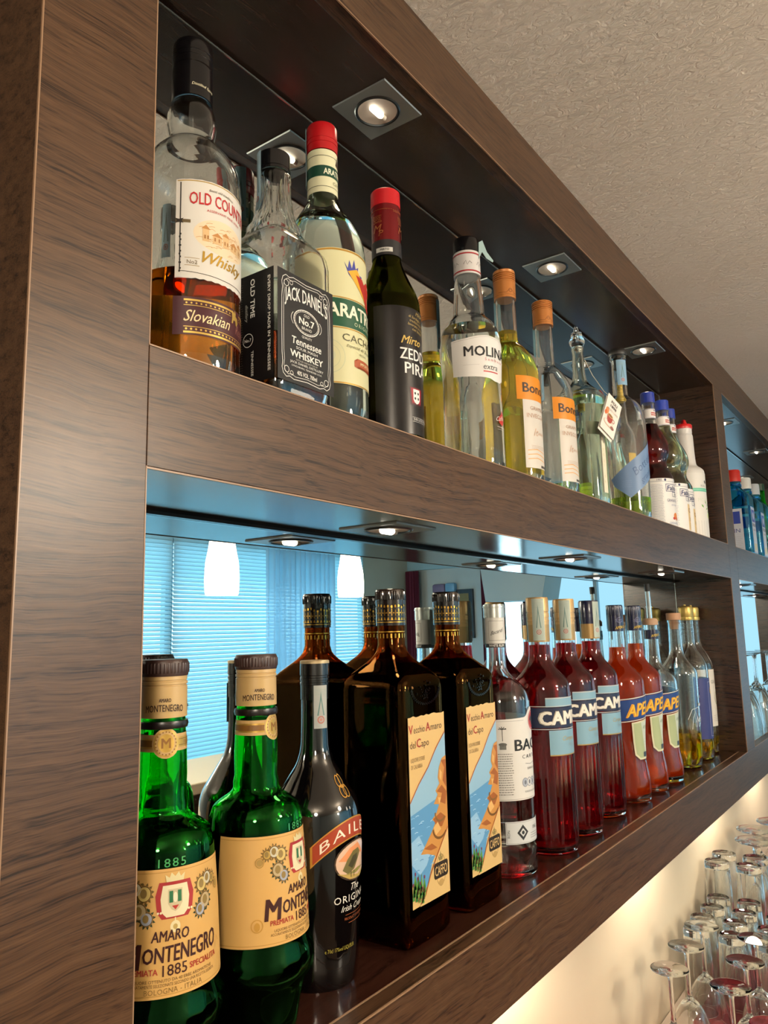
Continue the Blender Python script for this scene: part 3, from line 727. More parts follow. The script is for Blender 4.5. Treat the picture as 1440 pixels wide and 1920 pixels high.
def montenegro(x, y, turn, level, label, label_span):
    t = empty('amaro_bottle', (x, y, Z1), 0, label, 'bottle', LO)
    k = [(0, .0300), (.004, .0315), (.022, .0345), (.036, .0385), (.046, .0440), (.054, .0452), (.060, .0438), (.0665, .0414), (.072, .0410), (.110, .0393), (.146, .0368), (.156, .0360), (.163, .0335), (.168, .0280), (.1725, .0210), (.177, .0178), (.181, .0180), (.186, .0168), (.200, .0172), (.215, .0168), (.235, .0155), (.262, .0148)]
    g, P = shell(t, k, GREEN, level, glassm('dark_amaro', (.12, .035, .01), 1.36), n=64)
    # knobbly foot
    for v in g.data.vertices:
        if .028 < v.co.z < .062 and math.hypot(v.co.x, v.co.y) > .036:
            a = math.atan2(v.co.y, v.co.x); f = 1 + .012 * math.sin(a * 22 + v.co.z * 900); v.co.x *= f; v.co.y *= f
    ring_obj(t, 'capsule', [(.240, .0160), (.240, .0166), (.2615, .0164), (.2617, .0158), (.2625, .0158), (.2628, .0166), (.2645, .0166), (.2648, .0158), (.2656, .0158), (.2659, .0164), (.2685, .0162)], mat('tan_capsule', '#c4a26a', .4))
    ring_obj(t, 'collar', [(.2325, .0160), (.2325, .0170), (.2350, .0176), (.2375, .0170), (.2375, .0155)], mat('brown_black_collar', '#1a1110', .3))
    ring_obj(t, 'cap', [(.2685, .0150), (.2685, .0168)] + [(.2700, .0171), (.2782, .0171), (.2800, .0162), (.2800, .001)], mat('brown_cap', '#38221d', .4), ribs=(.2704, .2778, .0170, 44, .0007))
    c = Art()
    for a in (-10, 29, -49):
        c.text('AMARO', a, 10.5, 2.6, '#2c1511', w=8, bold=.02); c.text('MONTENEGRO', a, 3.4, 4.8, '#2c1511', w=27, bold=.01, arc=.8)
    c.place(t, 'capsule_print', R=.0165, z=.2405, phi=0)
    n = Art(); gl = ink('#c9a04e', .3, .6); tn = '#c6a166'
    n.rect(-50, 3.5, 50, 15, tn, 0); n.rect(-50, 5.8, 50, 12.6, gl, 1); n.rect(-50, 7, 50, 11.4, '#7d5522', 2)
    q = -9
    n.ell(q, 9.2, 9.6, 10.2, tn, 3); n.ring(q, 9.2, 8.6, 9.2, 1.0, gl, 4); n.ell(q, 9.2, 5.6, 6.2, gl, 4); n.text('M', q, 6, 6.8, '#8a5c22', bold=.02, L=5)
    for i in range(20): n.ell(q + 7 * math.cos(i * PI / 10), 9.2 + 7.6 * math.sin(i * PI / 10), .55, .55, '#8a5c22', 5, 6)
    n.rect(-2, 7.4, 16, 11, gl, 3); n.text('1885', 8, 7.8, 2.6, '#7d5522')
    n.place(t, 'neck_band', R=Rf(P), z=.214, phi=0. if turn < 0 else .72, label='tan and gold neck band with round seal')
    A = Art(); bg = '#d3a55f'; dk = '#3a1714'; rd = '#a5352a'; s0, s1 = label_span
    A.rect(s0, 0, s1, 76, bg, 0); A.rect(s0, 73.8, s1, 74.3, '#b98a43', 1); A.rect(s0, 1.6, s1, 2.1, '#b98a43', 1)
    # medals and laurels on both sides of the crest
    for sx in (-1, 1):
        for (mx, my, mr, col) in ((21, 62, 5.0, '#cdb36b'), (27, 64.5, 4.4, '#c8c2ae'), (33, 63, 3.6, '#b9974a'), (24, 51.5, 5.2, '#b8a27a'), (19, 47, 4.4, '#9fa3b0')):
            for i in range(12):
                a = i * PI / 6; A.poly([(sx * mx + (mr + .2) * math.cos(a), my + (mr + .2) * math.sin(a)), (sx * mx + (mr + 2.0) * math.cos(a + .18), my + (mr + 2.0) * math.sin(a + .18)), (sx * mx + (mr + .2) * math.cos(a + .42), my + (mr + .2) * math.sin(a + .42))][::1], '#2c3a22' if my < 60 else '#6d5526', 1)
            A.ell(sx * mx, my, mr, mr, '#6a4f22', 2); A.ell(sx * mx, my, mr - .7, mr - .7, col, 3); A.ell(sx * mx - .4, my + .3, mr * .45, mr * .55, '#8d7440', 4)
        A.ring(sx * 39, 58, 3.6, 3.6, .6, '#a4813a', 3); A.ell(sx * 39, 58, 2.4, 2.4, '#a68545', 3)
    # crest: crown, mantle, shield, pendant
    A.poly([(-6, 68), (-7, 72.5), (-4, 70.5), (-2.6, 73.5), (0, 71), (2.6, 73.5), (4, 70.5), (7, 72.5), (6, 68)], '#d9cc9a', 3)
    A.poly([(-11, 68), (11, 68), (13.5, 60), (12.2, 50), (9, 46), (-9, 46), (-12.2, 50), (-13.5, 60)], '#a02a2a', 2)
    A.poly([(-8.5, 66), (8.5, 66), (10, 58), (9, 50), (6, 47), (-6, 47), (-9, 50), (-10, 58)], '#e3d6b0', 3)
    A.poly([(-5, 63.5), (5, 63.5), (5, 55), (2.6, 51.4), (0, 50), (-2.6, 51.4), (-5, 55)], '#c9b994', 4); A.rect(-4.2, 55.5, -1.6, 62.5, '#2e6a45', 5); A.rect(1.6, 55.5, 4.2, 62.5, '#2e6a45', 5); A.ell(0, 58.5, 1.5, 3, '#e9e0c2', 5); A.poly([(-2.4, 53.6), (2.4, 53.6), (0, 51)], '#b2392f', 5)
    for x in (-11.5, -9.6, 9.6, 11.5): A.ell(x, 50, .8, .8, '#e9dcb4', 4, 6)
    A.ell(0, 41, 3.4, 3.6, '#e2d3a4', 2); A.ell(0, 41, 1.5, 1.6, '#b69a58', 3); A.rect(-.4, 44, .4, 46.4, '#e2d3a4', 2)
    A.text('AMARO', -3, 33.0, 6.6, dk, w=25, bold=.02, shear=.12)
    A.text('M', -28.5, 17.8, 15.0, dk, w=13, bold=.03, shear=.1)
    A.text('ONTENEGRO', 6.5, 20.8, 10.2, dk, w=54, bold=.022, shear=.08, grow=.12)
    A.text('PREMIATA', -21, 14, 3.6, rd, w=20, bold=.02); A.text('1885', 0, 12.6, 6.8, dk, w=16, bold=.006); A.text('SPECIALITA', 22, 14, 3.6, rd, w=24, bold=.02)
    A.text('LIQUORE OTTENUTO DA 40 ERBE AROMATICHE', 0, 9.4, 1.9, '#5e4522', w=56); A.text('ACCURATAMENTE SELEZIONATE SECONDO UNA RICETTA SEGRETA', 0, 6.8, 1.9, '#5e4522', w=62)
    A.text('BOLOGNA - ITALIA', 0, 2.7, 3.2, '#7d5f2c', w=38, space=1.1)
    A.line([(30, 20), (33, 24), (35, 18), (37, 25), (40, 21)], .5, '#b07a2c', 2)
    if s0 < -50: A.ring(-41, 15, 4.6, 4.6, .7, '#bd8c3a', 2); A.ell(-41, 14.4, 2.2, 3, '#bd8c3a', 2)
    A.place(t, 'label', R=Rf(P), z=.0705, phi=turn, gap=.0004, label='tan paper label with crest and medals')
    e = Art(); e.text('1885', 0, 0, 5.5, mat('green_relief', '#3f9a55', .08, coat=1.), w=18, space=1.2); e.place(t, 'embossed_year', R=Rf(P, .0003), z=.1475, phi=turn - .05)
    return t

def baileys():
    t = empty('cream_liqueur_bottle', (.252, .082, Z1), 0, 'black glossy cream liqueur bottle with red banner label and paper strip on its neck', 'bottle', LO)
    k = [(0, .0330), (.004, .0348), (.034, .0365), (.076, .0388), (.129, .0403), (.139, .0394), (.148, .0368), (.158, .0310), (.170, .0235), (.182, .0165), (.196, .0132), (.215, .0124), (.26, .0120)]
    P = dense(k)
    mb = MB(); mb.lathe([(0, .02)] + P, 64, flute=[(.004, .045, 20, .0008)])
    mb.build('bottle_body', mat('black_bottle', '#060506', .08, coat=.5, spec=.6), t, angle=50)
    ring_obj(t, 'cap', [(.236, .0122), (.236, .0130), (.249, .0130), (.2493, .0134), (.2512, .0134), (.2515, .0129), (.2530, .0129), (.2533, .0134), (.2555, .0134), (.2558, .0129), (.2575, .0129), (.258, .0136), (.2685, .0134)], mat('black_screw_cap', '#0c0a0b', .25, coat=.3))
    ring_obj(t, 'cap_rim', [(.2685, .0126), (.2685, .0136), (.2705, .0136), (.2712, .0128), (.2712, .001)], mat('cream_cap_top', '#b9a37c', .4, .3))
    tax_strip(t, .0137, .211, .249, D(-26), 13, tone='#a3a6a2')
    tax_strip(t, .0137, .205, .262, D(-190), 14, tone='#a3a6a2')
    gold = ink('#cf9a45', .3, .5); A = Art()
    # double monogram
    for dx in (-2.8, 2.8): A.ring(dx, 96 + (0 if dx < 0 else .5), 4.0, 5.0, 1.0, gold, 1)
    for dx in (-2.2, 3.2): A.ring(dx + 1, 87.5, 4.6, 5.2, 1.0, gold, 1)
    A.rect(-2, 90.4, 5, 91.4, gold, 1)
    A.place(t, 'monogram', R=Rf(P), z=.070, phi=D(2), label='gold linked monogram')
    A = Art()
    top = lambda s: 58 - (s / 40) ** 2 * 17; W = 44
    A.poly([(s, top(s) - 17) for s in range(-W, W + 1, 4)] + [(s, top(s)) for s in range(W, -W - 1, -4)], gold, 0)
    A.poly([(s, top(s) - 15.8) for s in range(-W + 2, W - 1, 4)] + [(s, top(s) - 1.2) for s in range(W - 2, -W + 1, -4)], '#9c3a1c', 1)
    v, f = glyphs('BAILEYS', 0, 0, 1.25)
    x0 = min(p[0] for p in v); x1 = max(p[0] for p in v); out = []
    for x, y in v:
        s = ((x - x0) / (x1 - x0) - .5) * 76 + 2; out.append((s, top(s) - 12.6 + y / .72 * 8.6))
    A.tri(out, f, ink('#efe2cd'), 3)
    # landscape oval
    A.ell(2, 22, 26, 17, '#3b2a1a', 1); A.ell(2, 22, 24.5, 15.6, '#d9b59a', 2)
    A.poly([(-20, 24), (-8, 33), (6, 36), (20, 31), (24, 22), (8, 26), (-8, 22)], '#e0915f', 3); A.poly([(2, 37), (16, 34), (25, 24), (22, 12), (10, 9), (18, 22)], '#d8c7c6', 4)
    A.poly([(-16, 16), (-11, 24), (-4, 30), (4, 31), (8, 27), (2, 20), (-2, 15), (-10, 12)], '#6a6136', 4); A.poly([(-10, 19), (-4, 26), (2, 27), (2, 22), (-5, 16)], '#3f3a22', 5)
    A.poly([(-21, 14), (-10, 12), (4, 9), (20, 12), (8, 6.6), (-8, 7.4)], '#b99b55', 5); A.poly([(-14, 12), (0, 11), (14, 14), (4, 15)], '#8d8444', 6)
    A.rect(-7, 9, -6.2, 14, '#3a3020', 6); A.rect(-3, 9, -2.2, 14, '#3a3020', 6)
    A.text('The', 0, -2, 6, '#e4dccd', shear=.4); A.text('ORIGINAL', 0, -10.5, 6, '#e4dccd', w=48, space=1.15); A.text('Irish Cream', 0, -17.5, 5, '#e4dccd', shear=.4, w=34)
    A.rect(-12, -21, 20, -20.6, '#a0522a', 1); A.text('PRODUCT OF IRELAND', 2, -25, 2.3, '#a0522a', w=30); A.rect(-8, -28, 24, -27.6, '#a0522a', 1)
    A.text('e 70cl 17%vol LIQUEUR', -16, -48, 3.2, '#9c8c35', w=32)
    A.place(t, 'label', R=Rf(P), z=.079, phi=D(8), label='red curved banner over an oval landscape')

def capo(x, y, label):
    t = empty('herb_liqueur_bottle', (x, y, Z1), 0, label, 'bottle', 'square amaro bottles with coast labels')
    se = lambda z: 8 if z < .243 else (8 - (z - .243) / .036 * 6 if z < .279 else 2)
    h = .0405
    k = [(0, .0385), (.005, h), (.236, h), (.245, .0395), (.252, .0350), (.260, .0270), (.268, .0190), (.275, .0150), (.282, .0143), (.318, .0140)]
    g, P = shell(t, k, AMBERG, .262, glassm('very_dark_amaro', (.008, .003, .002), 1.36), se=se, n=112, wall=.003)
    gold = ink('#c99b3f', .25, .8)
    ring_obj(t, 'cap', [(.302, .0150), (.302, .0157), (.3215, .0157), (.3218, .0151), (.3228, .0151), (.323, .0157), (.328, .0157)], mat('dark_bronze_cap', '#1b1310', .18, .3, coat=.6))
    ring_obj(t, 'cap_top', [(.328, .0148), (.328, .0157), (.3385, .0157), (.340, .0148), (.340, .001)], mat('dark_bronze_cap', '#1b1310', .18, .3, coat=.6), ribs=(.3285, .3380, .0157, 40, .0008))
    c = Art(); R = random.Random(3)
    for i in range(26):
        s = -48 + i * 3.8
        c.ell(s, 16 + R.random() * 3, 1.1, 1.6, gold, 1, 6); c.rect(s - .3, 8, s + .3, 14 + R.random() * 2, gold, 1)
        c.poly([(s - 1.4, 3.5), (s, 6.8), (s + 1.4, 3.5)], gold, 1); c.ell(s + 1.9, 11, .8, .8, gold, 1, 6)
    c.rect(-49, 1.0, 49, 1.8, gold, 1)
    c.place(t, 'cap_print', R=.0157, z=.304, phi=0, gap=.0002, label='gold pattern on the cap')
    n = Art()
    for i in range(22): s = -44 + i * 4.2; n.rect(s, 1, s + 1.6, 5.5, gold, 1)
    n.rect(-46, 7, 46, 8, gold, 1)
    n.place(t, 'neck_band', R=.0146, z=.288, phi=0)
    # front label with torn edges
    A = Art(); pa = '#d9b577'; W = 33.5
    pts = [(-W, 36)]; R = random.Random(5)
    bot = [(-W + i * 2 * W / 14, 1.2 * (R.random() - .5)) for i in range(15)]; top = [(W - i * 2 * W / 14, 176 + 1.6 * (R.random() - .5)) for i in range(15)]
    A.poly(bot + top, pa, 0)
    sky, sea = '#8fb6cf', '#5a93c0'
    A.poly([(-W, 108), (W, 142), (W, 150), (W, 100), (W, 40), (-W, 20)], sky, 1) if False else None
    A.poly([(-W, 96), (W, 156), (W, 60), (-W, 60)], sky, 1)
    A.line([(-W, 96), (-18, 111), (0, 125), (15, 141), (W, 156)], 1.5, '#a0552c', 2)
    A.poly([(-W, 84), (W, 96), (W, 66), (18, 48), (2, 34), (-6, 18), (-16, 8), (-W, 22)], sea, 3)
    for i in range(26):
        xx = R.uniform(-W + 2, 16); yy = R.uniform(30, 84)
        A.line([(xx - 3, yy), (xx, yy + .7), (xx + 3, yy + .2)], .7, R.choice(['#7fb0d6', '#a8cbe2', '#4880b4']), 4)
    A.poly([(-W, 60), (-20, 64), (-10, 50), (0, 44), (-8, 34), (-20, 28), (-W, 40)], '#8fbadb', 3.5)
    cl = '#c58a45'; cd = '#9c5a28'; ch = '#dcae6a'
    A.poly([(W, 132), (26, 130), (20, 122), (17, 112), (20, 106), (12, 100), (16, 96), (8, 88), (18, 86), (12, 78), (4, 74), (10, 70), (2, 62), (-10, 52), (-18, 46), (-6, 44), (6, 40), (12, 36), (2, 26), (-6, 14), (-14, 6), (-20, 0), (W, 0)], cl, 5)
    for p in ([(24, 128), (30, 120), (26, 108), (33, 100), (33, 128)], [(14, 99), (24, 96), (20, 88), (30, 84), (33, 96), (24, 104)], [(6, 74), (20, 78), (30, 72), (22, 64), (12, 66)], [(-12, 50), (2, 52), (12, 46), (0, 46)]):
        A.poly(p, cd, 6)
    for p in ([(21, 120), (25, 116), (23, 108), (20, 112)], [(16, 93), (22, 92), (18, 86)], [(6, 66), (14, 70), (20, 62), (10, 58)], [(16, 44), (26, 52), (33, 50), (33, 40), (20, 36)]):
        A.poly(p, ch, 7)
    A.ring(18, 64, 14, 11, 2.4, '#6c4a20', 7.5, a0=180, a1=330); A.ring(20, 78, 11, 9, 2, '#7d5a2a', 7.5, a0=170, a1=320)
    A.poly([(-2, 24), (33, 62), (33, 0), (-22, 0), (-14, 6)], pa, 8); A.line([(-20, 2), (-12, 8), (-2, 24), (12, 40), (33, 62)], 1.3, '#a0552c', 9)
    for i in range(16):
        xx = -W + 1 + i * 1.3; yy = 14 + (i % 4) * 3.5 - i * .5
        A.poly([(xx - 2, yy - 6), (xx + .2, yy + 7 + (i % 3) * 2), (xx + 2.4, yy - 6)], ['#4c8a3a', '#2f6a2e', '#75a648'][i % 3], 9); 
        if i % 3 == 0: A.ell(xx, yy + 8, 1.1, 1.8, '#7a2c4a', 10, 8)
    A.text('V', -29, 160, 8.5, '#a3392c', bold=.02); A.text('ecchio', -14, 160, 7, '#4a2f22', w=20); A.text('A', 2, 160, 8.5, '#a3392c', bold=.02); A.text('maro', 17.5, 160, 7, '#4a2f22', w=21)
    A.text('del', -26, 146, 7, '#4a2f22', w=10); A.text('C', -15.5, 146, 8.5, '#a3392c', bold=.02); A.text('apo', -4, 146, 7, '#4a2f22', w=14)
    A.text("LIQUORE D'ERBE", -18, 133, 4, '#7a5f3c', w=25); A.text('DI CALABRIA', -20, 126.5, 4, '#7a5f3c', w=20)
    A.poly([(4, 19), (6, 17), (28, 17), (30, 19), (30, 30), (28, 32), (6, 32), (4, 30)], '#2b2118', 11); A.text('CAFFO', 17, 20, 9, '#d9b577', w=22, bold=.01, L=12)
    A.ring(17, 24, 9, 15, .7, '#8d6f3f', 9); A.poly([(12, 38), (15, 36), (17, 42), (19, 36), (22, 38), (20, 33), (14, 33)], '#8d7a4a', 10); A.ell(17, 12.5, 5, 3, '#b8955a', 10)
    A.text('35%vol', -20, 12, 4, '#7a5f3c', L=12, w=14); A.text('70cl e', -20, 5, 4, '#7a5f3c', L=12, w=13)
    A.place(t, 'label', plane=((0, -h - .0001, .036), (1, 0, 0), (0, 0, 1), (0, -1, 0)), label='torn-edged coastal label in tan and blue', layer=.00007)
    # raised crest moulded in the glass above the label
    mb = MB(); R = random.Random(9)
    for i in range(60):
        a = PI * (1.02 + .96 * i / 59); q = .0255 + .0012 * math.sin(i * 2.1); z = .2385 + .62 * q * math.sin(a)
        x = q * math.cos(a); mb.box(x - .0006, x + .0006, -h - .0007, -h, z - .0008, z + .0008)
    for i in range(46):
        x = R.gauss(0, .007); z = .2335 + R.gauss(0, .0045); s = R.uniform(.0004, .0009)
        mb.box(x - s, x + s, -h - .0008, -h, z - s, z + s)
    mb.build('moulded_crest', mat('black_relief', '#0a0808', .06, coat=1.), t, smooth=False)
    return t

def bacardi():
    t = empty('white_rum_bottle', (.601, .077, Z1), 0, 'clear rum bottle with silver cap and white label, between square black bottles and red ones', 'bottle', LO)
    g, P = shell(t, [(0, .037), (.005, .0395), (.205, .0400), (.215, .0378), (.224, .0315), (.231, .0245), (.238, .0170), (.246, .0130), (.262, .0122), (.318, .0120)], CLEAR, .034, WATER, n=64)
    ring_obj(t, 'cap', [(.310, .0130), (.310, .0138), (.3225, .0138), (.3227, .0143), (.325, .0143), (.3252, .0138), (.327, .0136), (.327, .001)], mat('silver_cap', '#b9bab4', .3, .7))
    n = Art(); n.rect(-44, 0, 44, 38, '#d5d2cb', 0); n.rect(-44, 0, 44, 5, '#1a1a1b', 1); n.text('WHITE RUM', -14, 1, 3.4, '#e3e0da', w=20, bold=.02); n.text('WHITE RUM', 14, 1, 3.4, '#e3e0da', w=20, bold=.02)
    n.frame(-24, 9, -2, 34, .5, '#8f8c86'); n.text('Bacardi', -13, 18, 5, '#4a4845', shear=.5, w=17, slope=.3)
    n.place(t, 'neck_label', R=.0128, z=.272, phi=D(10))
    tax_strip(t, .0144, .276, .324, D(-190), 18, tone='#aebfb6')
    A = Art()
    A.poly([(-62, 0), (64, 0), (64, 96), (18, 96), (14, 100), (10, 108), (-2, 108), (-8, 104), (-12, 99), (-16, 97), (-62, 95)], '#dcd8d2', 0)
    A.rect(-62, 1.2, 64, 1.7, '#9a9690', 1); A.rect(-62, 93.2, -18, 93.6, '#9a9690', 1)
    A.ell(4, 92, 14, 14, '#dcd8d2', 1); A.ell(4, 92, 12, 12, '#b0262a', 2); A.ring(4, 92, 10.8, 10.8, .5, '#e2ddd6', 3)
    A.poly([(-5, 93), (0, 98), (4, 95), (8, 98), (13, 93), (8, 91), (5, 86), (3, 86), (0, 91)], '#1d191a', 4)
    A.text('BACARDI', 14, 58, 13.5, '#18181a', w=94, bold=.02); A.text('CARTA BLANCA', 14, 48, 4.6, '#2b2b2d', w=74, space=1.4)
    A.line([(-18, 42), (-8, 40.5), (0, 42), (10, 40.5), (22, 42)], .4, '#4b4b4d'); A.text('SUPERIOR WHITE RUM', 2, 34.5, 2.6, '#5b5a58', w=34)
    for i in range(6): A.ell(-20 + i * 8, 20, 5, 5.4, '#8d8f96', 2); A.ell(-20 + i * 8, 20, 4.2, 4.6, '#cfcfcf' if i % 2 else '#aab0bd', 3); A.ell(-20 + i * 8, 20, 1.8, 2.6, '#6f737c', 4)
    A.text('FUNDADA EN SANTIAGO DE CUBA, 1862', 2, 8, 2.2, '#5b5a58', w=46)
    # side column: palm and small print
    A.rect(-48.5, 70, -47.8, 84, '#3a3a38', 2)
    for a in (20, 60, 100, 140, 175, 5): A.line([(-48, 84), (-48 + 5 * math.cos(D(a)), 84 + 3.4 * math.sin(D(a)))], .8, '#3a3a38')
    A.ell(-48, 66, 5, 2, '#5a5a56', 2); A.rect(-52, 60, -44, 66, '#6a6a66', 2); A.smallprint(-56, -36, 6, 56, 18, '#77736c', h=.9)
    A.place(t, 'label', R=Rf(P), z=.090, phi=D(12), label='white label with red round emblem')
    B = Art(); B.rect(-34, 0, 34, 26, '#cfd0cf', 0); B.frame(-33, 1, 33, 25, .4, '#8c8e90'); B.poly([(-20, 13), (-12, 22), (-4, 13), (-12, 4)], '#2b2d30', 2); B.poly([(-16.6, 13), (-12, 18), (-7.4, 13), (-12, 8)], '#cfd0cf', 3); B.ell(-12, 13, 2, 2.2, '#2b2d30', 4)
    B.text('1862', 10, 15, 4, '#4b4d50'); B.smallprint(0, 30, 4, 12, 3, '#6a6c70'); B.text('RON', -29, 12, 3, '#4b4d50', rot=PI / 2)
    B.place(t, 'lower_label', R=Rf(P), z=.040, phi=D(-10), label='small grey label with a diamond')

def campari(x, y, label, strip):
    t = empty('red_bitter_bottle', (x, y, Z1), 0, label, 'bottle', 'red bitter bottles with blue-banded labels')
    k = [(0, .0355), (.005, .0380), (.012, .0388), (.120, .0390), (.207, .0392), (.216, .0385), (.225, .0350), (.234, .0275), (.243, .0200), (.252, .0160), (.260, .0150), (.282, .0148), (.330, .0146)]
    g, P = shell(t, k, CLEAR, .272, liquid('red_bitter', (.80, .07, .09), (.30, .006, .014), .14), n=120, flute=[(.012, .125, 26, .0016)])
    ring_obj(t, 'cap', [(.300, .0150), (.300, .0156), (.304, .0156), (.3042, .0160), (.3065, .0160), (.3067, .0154), (.3100, .0154), (.3102, .0160), (.316, .0158), (.3162, .0152), (.318, .0152), (.3182, .0160), (.336, .0158), (.338, .0150), (.338, .001)],
             mat('cap_tan', '#c29c66', .35, .35) if strip else mat('cap_navy', '#191a3a', .25, coat=.4), n=48)
    ring_obj(t, 'capsule', [(.276, .0150), (.276, .0154), (.300, .0156), (.300, .015)], mat('cap_tan2', '#a98a58', .35, .3))
    tax_strip(t, .0162, .278, .336, D(-62) if strip else D(-22), 17 if strip else 14)
    tax_strip(t, .0162, .278, .336, D(-190), 15)
    A = Art(); nv = '#1b2440'; lb = '#7fa5b8'; sv = '#b5bbbb'
    A.rect(-42, 54, 42, 66, lb, 0); A.rect(-42, 64.8, 42, 66.3, sv, 1)
    A.rect(-62, 27, 62, 53, nv, 1); A.rect(-62, 24.6, 62, 25.6, sv, 1); A.rect(-62, 54.4, 62, 55.4, sv, 1)
    A.text('CAMPARI', 0, 31, 18, '#a89d8b', w=103, bold=.05); A.text('CAMPARI', .2, 31.5, 17, '#ece5d8', w=101, bold=.034, L=4)
    A.rect(-39, -8, 39, 23.6, lb, 0); A.rect(-39, -9.4, 39, -8, ink('#b39455', .35, .4), 1)
    A.text('Campari', -6, 10, 6, '#a89a6a', shear=.45, w=28); A.text('MILANO', 4, 2, 4.5, '#8a9aa0', w=26, space=1.2); A.smallprint(-10, 30, -6, 0, 2, '#8fa9b2')
    A.place(t, 'label', R=Rf(P), z=.136, phi=D(2), label='pale blue label crossed by a navy band')
    return t

def aperol(x, y, label, level, pour=False):
    t = empty('orange_aperitif_bottle', (x, y, Z1), 0, label, 'bottle', 'orange aperitif bottles with slanted blue labels')
    k = [(0, .0375), (.004, .0400), (.028, .0408), (.050, .0378), (.070, .0348), (.095, .0352), (.125, .0372), (.160, .0405), (.185, .0415), (.200, .0408), (.210, .0365), (.219, .0285), (.228, .0200), (.238, .0152), (.255, .0140), (.300, .0130), (.316, .0128)]
    if pour: k = [(z * .935, r) for z, r in k]
    s = .935 if pour else 1
    g, P = shell(t, k, CLEAR, level, liquid('orange_aperitif', (1., .32, .05), (1., .075, .010), .36), n=72)
    for v in g.data.vertices:      # slanting facets pressed in the waist
        q = v.co.z
        if .02 < q < .16:
            a = math.atan2(v.co.y, v.co.x); f = 1 + .02 * math.sin(6 * a + q * 60) * math.sin((q - .02) / .14 * PI); v.co.x *= f; v.co.y *= f
    nv = mat('cap_navy', '#191a3a', .25, coat=.4)
    if not pour:
        ring_obj(t, 'cap', [(.286, .0133), (.286, .0140), (.3125, .0140), (.3128, .0134), (.3136, .0134), (.314, .0141), (.3310, .0139), (.3322, .0130), (.3322, .001)], nv, ribs=(.3145, .3300, .0139, 34, .0006))
    else:
        ring_obj(t, 'neck_collar', [(.268, .0134), (.268, .0142), (.286, .0142), (.286, .0134)], nv)
        ring_obj(t, 'cork', [(.2955, .0132), (.2955, .0148), (.304, .0148), (.3075, .0125), (.3085, .0075), (.3085, .001)], mat('cork_ring', '#b28f72', .6))
        st = mat('chrome', '#c9cbcc', .12, 1.)
        mb = MB(); mb.lathe([(.3085, .0052), (.3305, .0050), (.3305, .0062), (.3320, .0062), (.3320, .0048)], 20)
        mb.tube([(0, 0, .331), (-.001, 0, .348), (-.002, .0, .362), (-.003, 0, .372)], [.0048, .0048, .0046, .0044], 14)
        mb.tube([(.0062, 0, .332), (.0066, 0, .355), (.0030, 0, .3645)], .0010, 6)
        mb.build('pourer', st, t)
        o = MB().tube([(-.002, 0, .362), (-.0035, 0, .3765)], .0052, 14).build('pourer_tip', mat('black_rubber', '#141414', .6), t)
    c = Art(); c.text('APEROL', -8, 3, 5, '#c9a83a', w=20, shear=.2, bold=.02, slope=.12); c.text('APEROL', 30, 3, 5, '#c9a83a', w=20, shear=.2, bold=.02, slope=.12)
    if not pour: c.ring(-10, 18, 5, 5, .7, '#6f739c'); c.smallprint(-18, -2, 14, 20, 3, '#6f739c')
    c.place(t, 'cap_print', R=.0141, z=.2875 if not pour else .270, phi=0)
    if not pour: tax_strip(t, .0146, .29, .332, D(-200), 15)
    A = Art(); sl = .12; wv = '#d9d6cf'
    A.poly([(-55, 42 - 55 * sl), (55, 42 + 55 * sl), (55, 76 + 55 * sl), (-55, 76 - 55 * sl)], '#1f3f7c', 1)
    A.poly([(-55, 39.5 - 55 * sl), (55, 39.5 + 55 * sl), (55, 41 + 55 * sl), (-55, 41 - 55 * sl)], wv, 1); A.poly([(-55, 77 - 55 * sl), (55, 77 + 55 * sl), (55, 78.5 + 55 * sl), (-55, 78.5 - 55 * sl)], wv, 1)
    A.text('APEROL', 2, 47, 22, '#d6932a', w=80, bold=.03, shear=.2, slope=sl); A.text('APEROL', 2.6, 48, 20.4, '#e9bb3c', w=77, bold=.005, shear=.2, slope=sl, L=4)
    A.poly([(-30, 34), (30, 42), (30, -22), (22, -28), (-16, -28), (-26, -20), (-28, 0)], '#d5cdae', 0); A.poly([(-27, 32), (27, 38), (27, -20), (20, -25), (-15, -25), (-23, -18), (-25, 0)], '#a9b48a', 1)
    A.poly([(-12, 34), (27, 38), (27, -20), (20, -25), (4, -25), (-4, 0)], '#c9d2c4', 2); A.rect(-6, -24, 20, -16, '#3c4650', 3)
    A.text('APERITIVO', 8, 22, 6, '#6d8a62', w=30); A.smallprint(-2, 24, -12, 18, 6, '#7f9674')
    A.place(t, 'label', R=Rf(P, .0006), z=.098 * s, phi=D(0), label='slanted blue band over a pale green label')
    return t

